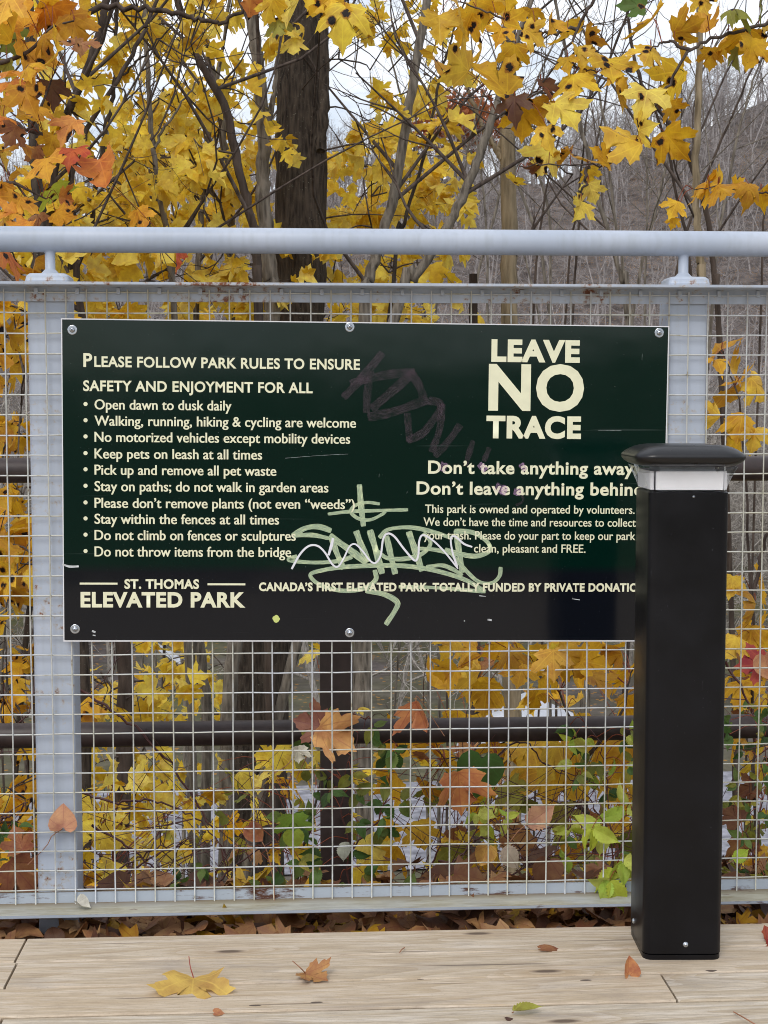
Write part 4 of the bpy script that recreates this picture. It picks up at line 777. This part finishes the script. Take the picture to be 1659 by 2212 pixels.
b2.near_leaves(Rz((1150, 110, 190), (1150, 220, 150), (1300, 130, 150), (1380, 110, 150), (1290, 240, 130), (1250, 370, 200, 'yellow'), (1130, 430, 180, 'yellow'), (1160, 440, 110, 'brown'), (1250, 480, 110), (690, 690, 170, 'yellow'), (560, 790, 90, 'yellow'), (650, 740, 80, 'brown'), (780, 680, 110), (860, 670, 130), (940, 680, 140), (890, 760, 100, 'yellow'), (900, 830, 110, 'yellow'), (850, 900, 120, 'yellow'), (1040, 590, 220), (1110, 560, 140, 'yellow'), (1250, 620, 180), (1540, 180, 190), (1460, 170, 150), (1590, 220, 160), (1640, 150, 150), (1410, 250, 110), (1530, 30, 150, 'olive'), (1630, 30, 130, 'olive'), (1380, 10, 110), (1080, 20, 130, 'green'), (1520, 240, 130, 'olive')), 1.0, 'gold', None, .15); b2.done('leaf_spot')
b3 = Bough('maple_bough', 'low maple twig with a row of golden leaves at the right edge above the handrail', [[(1800, 450), (1720, 432), (1660, 418), (1570, 405), (1495, 412)]], 4.7, rad=.005)
b3.near_leaves(Rz((1360, 790, 150), (1400, 810, 150), (1460, 810, 150), (1530, 840, 140), (1580, 830, 120), (1630, 850, 150), (1440, 770, 110), (1260, 890, 100), (1250, 960, 60)), 1.0, 'gold', None, .1); b3.done('leaf')

# leafy maple shoots behind the lower mesh
LR = lambda *a: [(829.5+x*.5, 1365.3+yv*.5, sz*.5, *r) for x, yv, sz, *r in a]
b4 = Bough('maple_sapling', 'young maple with broad golden leaves behind the mesh left of the bollard', [[(1300, 2100), (1290, 1900), (1250, 1650), (1200, 1480), (1120, 1420)], [(1250, 1650), (1330, 1560), (1370, 1440)], [(1270, 1760), (1150, 1650), (1080, 1640), (960, 1640)]], 4.75, 'sapling', .008)
lst = LR((350, 80, 150), (430, 130, 150, 'tan'), (240, 190, 170), (380, 220, 200), (440, 285, 180), (490, 70, 150), (545, 100, 130), (640, 110, 190), (740, 100, 170, 'yellow'), (700, 200, 160), (820, 120, 180), (900, 130, 160), (930, 210, 170), (1000, 100, 160), (1050, 210, 160), (660, 290, 130), (820, 310, 110), (1030, 290, 120), (280, 60, 130), (590, 180, 150), (780, 60, 140),
         (60, 500, 190), (130, 520, 220), (220, 500, 160), (500, 530, 200), (560, 500, 180), (640, 500, 220), (720, 560, 240), (850, 530, 280), (950, 500, 240), (1040, 540, 240), (800, 630, 260), (620, 610, 220), (920, 610, 240), (1010, 640, 220), (700, 660, 200), (450, 600, 200), (240, 560, 160), (30, 650, 150), (170, 690, 160), (40, 960, 170), (20, 860, 120), (300, 980, 170, 'olive'), (560, 900, 200, 'brown'), (700, 1020, 180, 'brown'), (480, 1060, 170), (800, 960, 150), (900, 1000, 150, 'olive'), (640, 1050, 140), (760, 790, 170, 'olive'), (560, 700, 180, 'olive'), (1040, 900, 180, 'olive'))
b4.near_leaves(lst, .95, 'gold', None, .35)
b4.near_leaves([(RNG.uniform(950, 1380), RNG.uniform(1400, 1560), RNG.uniform(50, 80)) for _ in range(26)], .95, 'gold', None, .5, dep=5.4)
b4.near_leaves([(RNG.uniform(900, 1380), RNG.uniform(1610, 1960), RNG.uniform(45, 90), ('gold', 'gold', 'olive', 'yellow', 'brown', 'tan')[int(RNG.integers(6))]) for _ in range(75)], .95, 'gold', None, .6, dep=5.4); b4.done('leaf', 'stem', 'foliage')
b5 = Bough('maple_sapling', 'young maple with golden leaves showing through the mesh right of the bollard', [[(1640, 2100), (1630, 1700), (1625, 1300), (1600, 900), (1560, 760)], [(1625, 1300), (1660, 1150), (1720, 1100)]], 4.9, 'sapling', .008)
Q4 = lambda *a: [(829.5+x*.5, 656.7+yv*.5, sz*.5, *r) for x, yv, sz, *r in a]
b5.near_leaves(Q4((1450, 190, 160), (1510, 280, 190), (1470, 430, 190), (1545, 340, 150), (1620, 360, 160), (1430, 500, 130), (1545, 510, 140), (1500, 600, 160), (1440, 240, 120), (1600, 580, 120), (1500, 1220, 120), (1620, 1230, 200), (1610, 1310, 200), (1560, 1440, 140), (1640, 1440, 160))+LR((1500, 60, 150), (1580, 30, 160), (1540, 240, 180), (1500, 200, 150), (1600, 280, 160), (1500, 480, 150), (1560, 470, 150), (1640, 600, 140), (1500, 780, 150, 'brown'), (1550, 940, 160, 'brown'), (1640, 980, 130), (1620, 860, 120, 'olive')), 1.0, 'gold', None, .3); b5.near_leaves([(RNG.uniform(1570, 1680), RNG.uniform(1380, 1960), RNG.uniform(45, 80), ('gold', 'olive', 'brown', 'yellow')[int(RNG.integers(4))]) for _ in range(30)], .95, 'gold', None, .5, dep=5.3); b5.done('leaf', 'stem', 'foliage')
b6 = Bough('maple_sapling', 'young maple with yellow leaves low behind the mesh beneath the left half of the sign', [[(640, 2100), (640, 1900), (630, 1750), (610, 1660)], [(300, 2080), (260, 1900), (230, 1800)], [(640, 1900), (690, 1700), (720, 1640)]], 4.9, 'sapling', .006)
W5 = lambda *a: [(x*.5, 1365.3+yv*.5, sz*.5, *r) for x, yv, sz, *r in a]
b6.near_leaves(W5((1040, 610, 130), (1110, 640, 120), (1180, 620, 120), (1220, 540, 160), (1300, 580, 160), (1350, 540, 150), (1150, 540, 110), (1440, 740, 110), (1310, 960, 140), (1340, 1010, 130), (370, 740, 130), (400, 800, 120), (350, 860, 130), (440, 880, 150), (520, 860, 150), (480, 1040, 150), (840, 800, 130), (900, 870, 90), (460, 650, 130), (600, 650, 120), (620, 970, 110), (360, 960, 90), (1000, 960, 100, 'tan'), (1560, 320, 60, 'yellow'), (1100, 960, 90, 'tan'), (1610, 940, 160), (1590, 1040, 160), (1400, 90, 120, 'yellow'), (1340, 80, 110, 'yellow'), (1500, 860, 120, 'olive')), 1.0, 'yellow', None, .3); b6.near_leaves([(RNG.uniform(170, 900), RNG.uniform(1640, 1960), RNG.uniform(35, 70), ('gold', 'yellow', 'olive', 'yellow')[int(RNG.integers(4))]) for _ in range(75)], .95, 'gold', None, .6, dep=5.6); b6.done('leaf', 'stem', 'foliage')

# brambles and green vines: arching canes with toothed leaves in threes
def bramble(label, paths, dep, spots, pal_, size, tpl=OVATE, rad=.003, dj=.12, name='bramble', cat='bramble', n3=3):
    spots = list(spots)
    s = Bough(name, label, paths, dep, cat, rad, mat='cane')
    for (px, py) in spots:
        c = PD(px, py, dep+RNG.uniform(-dj, dj)); N_ = np.array(s.nodes); p_ = N_[int(np.argmin(((N_-c)**2).sum(1)))]; Q = spline([p_, (p_+c)/2+np.array([0, -.01, .02]), c], 6); s.leaves.tube(Q, np.linspace(.0015, .001, 6), 5, False, STALK)
        d = unit(c-p_+np.array([0, 0, -.02])+RNG.normal(0, .02, 3)); sd_ = unit(np.cross(d, (0, 1, 0)))
        for k in range(n3):
            ax = unit(d*(1 if k == 0 else .35)+sd_*(0, 1, -1, .7, -.7)[k]*1.0+np.array([0, -.2, -.35])+RNG.normal(0, .25, 3)); nrm = np.array([0, -1, .3])+RNG.normal(0, .45, 3)
            add_leaf(s.leaves, c+ax*.006, ax, nrm, size*RNG.uniform(.7, 1.2), pal(pal_ if isinstance(pal_, str) else pal_[int(RNG.integers(len(pal_)))]), tpl, RNG.uniform(.15, .6), RNG.uniform(0, .6), .09, RNG.normal(0, .6), RNG.uniform(.7, .95))
    s.done('leaf_green', 'cane', 'leaves'); return s
K5 = lambda *a: [(967.8+x*.2708, 1572.6+yv*.2708) for x, yv in a]
bramble('lime yellow bramble shoot poking through the mesh low beside the bollard', [[(1330, 2080), (1345, 1950), (1335, 1850), (1300, 1760), (1280, 1690)], [(1335, 1850), (1362, 1780), (1370, 1730)]], 3.72, K5((1230, 800), (1420, 640), (1340, 1120), (1290, 1210), (1150, 800), (1390, 1050)), 'lime', .070, dj=.03)
bramble('small lime yellow bramble sprig behind the mesh under the sign right of middle', [[(1180, 2060), (1150, 1900), (1090, 1800), (1050, 1740), (1020, 1750)], [(1150, 1900), (1220, 1800), (1240, 1770)]], 3.9, K5((400, 640), (230, 670), (320, 770), (450, 720), (960, 740), (330, 540), (980, 800)), 'lime', .045, dj=.05)
bramble('dark green leafy vine climbing around the brown railing post', [[(760, 2060), (750, 1850), (740, 1700), (790, 1560), (850, 1540)], [(700, 2060), (640, 1900), (600, 1800)], [(750, 1850), (820, 1760), (860, 1620)], [(600, 2060), (560, 1930), (500, 1900)]], 4.0, [(RNG.uniform(660, 870), RNG.uniform(1540, 1720)) for _ in range(16)]+[(RNG.uniform(560, 880), RNG.uniform(1720, 1960)) for _ in range(22)], ['green', 'green', 'green', 'olive'], .046, dj=.2)
bramble('green leafy vine on the pipe railing beside the bollard', [[(1330, 2060), (1320, 1800), (1300, 1620), (1250, 1540)], [(1320, 1800), (1240, 1680)]], 4.05, [(RNG.uniform(1230, 1370), RNG.uniform(1530, 1760)) for _ in range(16)]+[(RNG.uniform(1180, 1370), RNG.uniform(1760, 1960)) for _ in range(9)], ['green', 'lime', 'olive'], .045, dj=.2)
bramble('narrow leaved green vine at the right edge beyond the bollard', [[(1640, 2060), (1630, 1850), (1650, 1650), (1660, 1500)], [(1630, 1850), (1590, 1760)]], 4.05, [(RNG.uniform(1575, 1670), RNG.uniform(1520, 1900)) for _ in range(24)], ['green', 'green', 'olive'], .036, dj=.2)
bramble('low green weeds at the fence foot under the left half of the sign', [[(420, 2060), (430, 1960), (470, 1890)], [(540, 2060), (520, 1950)], [(180, 2060), (190, 1950)], [(620, 2080), (640, 1980)]], 4.0, [(RNG.uniform(360, 660), RNG.uniform(1860, 1985)) for _ in range(20)]+[(RNG.uniform(5, 50), RNG.uniform(1790, 1900)) for _ in range(4)], 'green', .038, dj=.15)
# bare canes
for lab, paths, dep in (('dark red bramble cane slanting down right behind the lower left mesh', [[(170, 1490), (290, 1570), (375, 1660), (450, 1780), (480, 1850), (520, 1960), (545, 2050)]], 4.05),
                        ('brown cane arching across the lower mesh left of the railing post', [[(165, 1710), (230, 1730), (330, 1735), (410, 1760), (480, 1830), (500, 1930)]], 4.15),
                        ('tangle of brown bramble canes behind the mesh under the right half of the sign', [[(900, 2050), (960, 1900), (1050, 1800), (1150, 1790), (1300, 1800)], [(960, 1690), (1020, 1680), (1120, 1600), (1180, 1650), (1260, 1690)], [(1000, 2060), (1010, 1850), (1060, 1720)], [(950, 1860), (1060, 1900), (1200, 1850), (1370, 1850)], [(1120, 2060), (1180, 1900), (1290, 1830)], [(1010, 1950), (1100, 1850), (1240, 1750)], [(1260, 2060), (1280, 1920), (1370, 1850)], [(840, 1990), (940, 1850), (960, 1720)]], 4.2),
                        ('tangle of thin dry stems behind the lower left mesh', [[(165, 1990), (300, 1870), (420, 1810)], [(180, 1950), (260, 1880), (350, 1830), (460, 1820)], [(420, 1960), (520, 1860), (640, 1800)], [(200, 1780), (320, 1860), (420, 1960)], [(300, 2010), (330, 1930), (400, 1880)], [(0, 1620), (40, 1560), (70, 1540)], [(0, 1770), (40, 1750), (70, 1720)]], 4.25),
                        ('bare red brown cane at the right edge with drooping stems', [[(1575, 1990), (1620, 1900), (1659, 1935), (1690, 1960)], [(1570, 1430), (1640, 1560), (1680, 1600)]], 4.2)):
    s = Bough('bramble_cane', lab, paths, dep, 'bramble cane', .0042, mat='cane')
    for _ in range(13*len(paths)):
        i_ = int(RNG.integers(len(s.nodes))); p_ = s.nodes[i_]; d = unit(RNG.normal(0, 1, 3)+(0, 0, .3)); l = RNG.uniform(.1, .45); s.stems[s.owner[i_]].tube(spline([p_, p_+d*l*.5+RNG.normal(0, .02, 3), p_+d*l+RNG.normal(0, .03, 3)], 5), np.linspace(.0016, .0008, 5), 4, False)
    s.done('leaf', 'cane')

# ------------------------------------------------------------------ single leaves: caught in the mesh, lying on rail and deck
def one_leaf(label, pos, axis, normal, size, col, tpl=MAPLE, stem=None, mat='leaf_dry', name='maple_leaf', group=None, **k):
    mb_ = MB(); pos = np.asarray(pos, float); c = np.array(s2l(*col)) if not isinstance(col, str) else pal(col); add_leaf(mb_, (0, 0, 0), axis, normal, size, c, tpl, **k); o = mb_.build(name, M[mat], None, data=True); o.location = pos; tag(o, label, 'leaf', group)
    if stem is not None:
        m2 = MB(); m2.tube(spline([np.zeros(3)]+[np.asarray(s_, float)-pos for s_ in stem], 9), np.linspace(.0013, .0010, 9), 7); m2.build('stem', M['petiole'] if mat == 'leaf' else M['dry_stem'], o)
    return o
def lift(p, d): return np.asarray(p)+np.array(d)
# deck
p = PZ(418, 2112, .009); one_leaf('large yellow maple leaf lying on the deck left of middle with its stem up', p, (.02, -1, -.05), (0, -.25, 1), .120, (224, 186, 104), stem=[PZ(411, 2088, .03), PZ(408, 2066, .036)], mat='leaf', fold=.22, droop=.20, wave=.10, wscale=.95)
p = PZ(660, 2102, .006); one_leaf('small brown maple leaf with red stem lying on the deck right of the yellow leaf', p, (.75, -.7, -.02), (0, -.3, 1), .062, (172, 122, 78), stem=[PZ(648, 2090, .03), PZ(632, 2076, .03)], fold=.2, droop=.1, curl=.8)
p = PZ(1358, 2107, .002); one_leaf('small curled orange leaf standing up in a board gap in front of the bollard', p, (0.05, .1, 1), (.3, -1, 0), .040, (186, 124, 84), ROUND, fold=.5, curl=1.2, name='dry_leaf')
p = PZ(1166, 2050, .004); one_leaf('flat brown leaf sliver lying in the board gap left of the bollard', p, (1, .05, 0), (0, -.5, 1), .055, (140, 92, 62), ROUND, fold=.4, wscale=.35, name='dry_leaf')
p = PZ(1109, 2186, .006); one_leaf('curled yellow green leaf lying on the nearest deck board', p, (1, .12, .12), (-.1, -.3, 1), .062, (166, 164, 70), OVATE, stem=[PZ(1108, 2187, .004), PZ(1106, 2188, .004)], mat='leaf_green', name='curled_leaf', fold=.9, curl=1.5, wscale=.5)
p = PZ(1656, 2033, .003); one_leaf('dark red leaf lying on the deck at the right edge', p, (.7, -.3, .35), (0, -.6, 1), .06, (150, 66, 48), fold=.3)
p = PZ(470, 2188, .003); one_leaf('tiny orange leaf scrap lying in the deck board gap below the yellow leaf', PZ(462, 2188, .003), (1, .1, 0), (0, -.3, 1), .022, (180, 120, 84), ROUND, name='dry_leaf')
p = PZ(1093, 2199, .002); one_leaf('tiny dark brown bark scrap lying on the nearest deck board', p, (1, .1, .05), (0, 0, 1), .018, (86, 60, 52), ROUND, name='leaf_scrap')
tw = MB(); tw.tube(spline([PZ(1585, 2186, .004), PZ(1610, 2200, .012), PZ(1650, 2224, .004)], 8), .0013, 6); o = tw.build('twig', M['dry_stem']); tag(o, 'thin tan leaf stem lying on the deck in the lower right corner', 'stem')
tw = MB(); tw.tube(spline([PZ(863, 2058, .003), PZ(868, 2051, .008), PZ(874, 2047, .004)], 6), .0012, 6); o = tw.build('twig', M['dry_stem']); tag(o, 'tiny reddish stem lying on the deck right of middle near the fence', 'stem')
# mesh and rail
p = PY(165, 1950, -.035); p[2] = zbl+.012; one_leaf('pale curled dry leaf lying on the bottom rail beside the left post', p, (1, -.35, -.35), (0, -.4, 1), .040, (206, 202, 190), ROUND, name='dry_leaf', fold=.6, curl=2.2, wave=.12)
p = PY(128, 1755, -.008); one_leaf('tan rounded dry leaf on a red stem caught in the mesh over the left post', PY(136, 1790, -.012), (.05, -.1, 1), (.1, -1, .1), .062, (206, 150, 118), ROUND, stem=[PY(112, 1806, -.006), PY(100, 1828, .004), PY(60, 1868, .03)], fold=.15, curl=.7, wave=.08, wscale=1.15)
dy = .04
one_leaf('large tan curled maple leaf resting on the pipe railing near its post', PY(690, 1570, dy), (.75, .0, -.5), (-.3, -1, .6), .115, (214, 160, 104), stem=[PY(660, 1640, .1), PY(640, 1680, .14)], fold=.5, droop=.5, curl=1.5, wave=.16)
one_leaf('dark reddish brown maple leaf folded behind the large tan leaf', PY(700, 1572, dy+.04), (-.85, 0, .25), (.2, -1, .4), .085, (140, 92, 76), fold=.3, curl=.8)
one_leaf('rolled tan leaf above the large tan leaf on the pipe railing', PY(690, 1545, dy+.05), (.8, 0, -.25), (0, -.5, 1), .075, (206, 158, 112), OVATE, fold=.8, curl=1.6, name='dry_leaf')
one_leaf('curled orange brown maple leaf hanging in the mesh right of the railing post', PY(898, 1515, .05), (.35, 0, -1), (-.6, -1, .2), .085, (196, 128, 88), stem=[PY(905, 1508, .06), PY(960, 1590, .1)], fold=.9, droop=.3, curl=1.6)
one_leaf('white shrivelled leaf hanging below the pipe railing left of its post', PY(642, 1612, .05), (.1, -.1, -1), (.2, -1, 0), .045, (226, 222, 204), MAPLE, stem=[PY(625, 1648, .05), PY(590, 1672, .08)], fold=1.0, droop=.5, curl=1.4, wave=.2)
one_leaf('rust orange maple leaf with torn lobes behind the mesh under the sign', PY(988, 1668, .10), (.15, -.1, -1), (.15, -1, .2), .118, (196, 128, 78), fold=.5, droop=.5, curl=.9, wave=.12)
one_leaf('broad dark green heart shaped leaf behind the rust orange leaf', PY(1042, 1632, .2), (-.15, 0, -1), (0, -1, .4), .125, (66, 92, 42), ROUND, mat='leaf_green', name='green_leaf', fold=.1)
one_leaf('tan leaf with fine veins slanting in the mesh right of the rust orange leaf', PY(1140, 1780, .06), (.85, 0, .55), (.1, -1, .3), .090, (186, 138, 108), OVATE, stem=[PY(1120, 1795, .06), PY(1100, 1820, .05)], fold=.25, name='dry_leaf')
one_leaf('beige papery leaf drooping low in the mesh under the sign', PY(1090, 1832, .08), (.55, 0, -.75), (.1, -1, .4), .075, (190, 172, 152), OVATE, fold=.3, name='dry_leaf')
one_leaf('dull brown curled leaf low in the mesh left of the bollard', PY(1185, 1855, .12), (-.2, 0, -1), (.1, -1, .3), .085, (132, 92, 70), ROUND, fold=.3, curl=.6, name='dry_leaf')
one_leaf('golden cupped leaf with a dark hole low in the mesh', PY(1055, 1825, .1), (-.3, 0, -.8), (0, -1, .5), .06, (196, 150, 80), ROUND, fold=.5, curl=1.1, name='dry_leaf')
one_leaf('small shrivelled brown leaf hanging by its stem in the mesh left of the railing post', PY(535, 1782, .02), (.7, 0, -.8), (0, -1, .3), .055, (172, 112, 80), ROUND, stem=[PY(573, 1830, .02), PY(590, 1900, .0), PY(594, 1958, -.012)], fold=1.0, curl=1.6, name='dry_leaf')
one_leaf('red maple leaf in the mesh at the right edge beside the bollard', PY(1655, 1435, .08), (-1, 0, .0), (0, -1, .6), .080, (186, 72, 66), fold=.2, droop=.2, mat='leaf')
one_leaf('tan curled leaf at the right edge in front of the red leaf', PY(1650, 1412, .05), (.35, 0, -1), (-.3, -1, .2), .075, (206, 150, 112), ROUND, fold=.5, curl=1.0, name='dry_leaf')
one_leaf('brown crumpled maple leaf low behind the mesh at the left edge', PY(20, 1862, .12), (.5, 0, -.6), (0, -1, .5), .11, (150, 96, 66), fold=.4, curl=.8)
one_leaf('dark rust leaf beneath the crumpled leaf at the left edge', PY(15, 1905, .14), (.4, 0, -.5), (0, -1, .7), .10, (116, 66, 46), fold=.3, curl=.6)
one_leaf('dark brown pointed leaf above the crumpled leaf at the left edge', PY(50, 1835, .1), (-.3, 0, .8), (0, -1, .3), .07, (172, 112, 80), fold=.5, curl=.9)
one_leaf('pale grey green leaf hanging low in the mesh right of the railing post', PY(745, 1820, .08), (0, 0, -1), (.3, -1, .1), .055, (188, 190, 172), OVATE, fold=.3, name='dry_leaf')
one_leaf('bright green maple like leaf low behind the mesh left of the railing post', PY(632, 1760, .1), (.05, 0, -1), (.1, -1, .35), .075, (118, 142, 52), MAPLE, mat='leaf_green', name='green_leaf', fold=.15)
one_leaf('lime leaf under the bright green leaf left of the railing post', PY(634, 1795, .1), (0, 0, -1), (0, -1, .4), .055, (158, 172, 66), ROUND, mat='leaf_green', name='green_leaf', fold=.15)
one_leaf('yellow maple leaf hanging in front of the mesh above the pipe railing', PY(1195, 1405, -.01), (.1, 0, -1), (.2, -1, .2), .085, (238, 182, 84), mat='leaf', fold=.3, droop=.2)
one_leaf('lime green leaf with curled rim at the foot of the mesh right of the bollard', PY(1585, 1858, .02), (.6, 0, .4), (0, -1, .4), .05, (186, 206, 72), OVATE, mat='leaf_green', name='green_leaf', stem=[PY(1570, 1866, .02)], fold=.3)
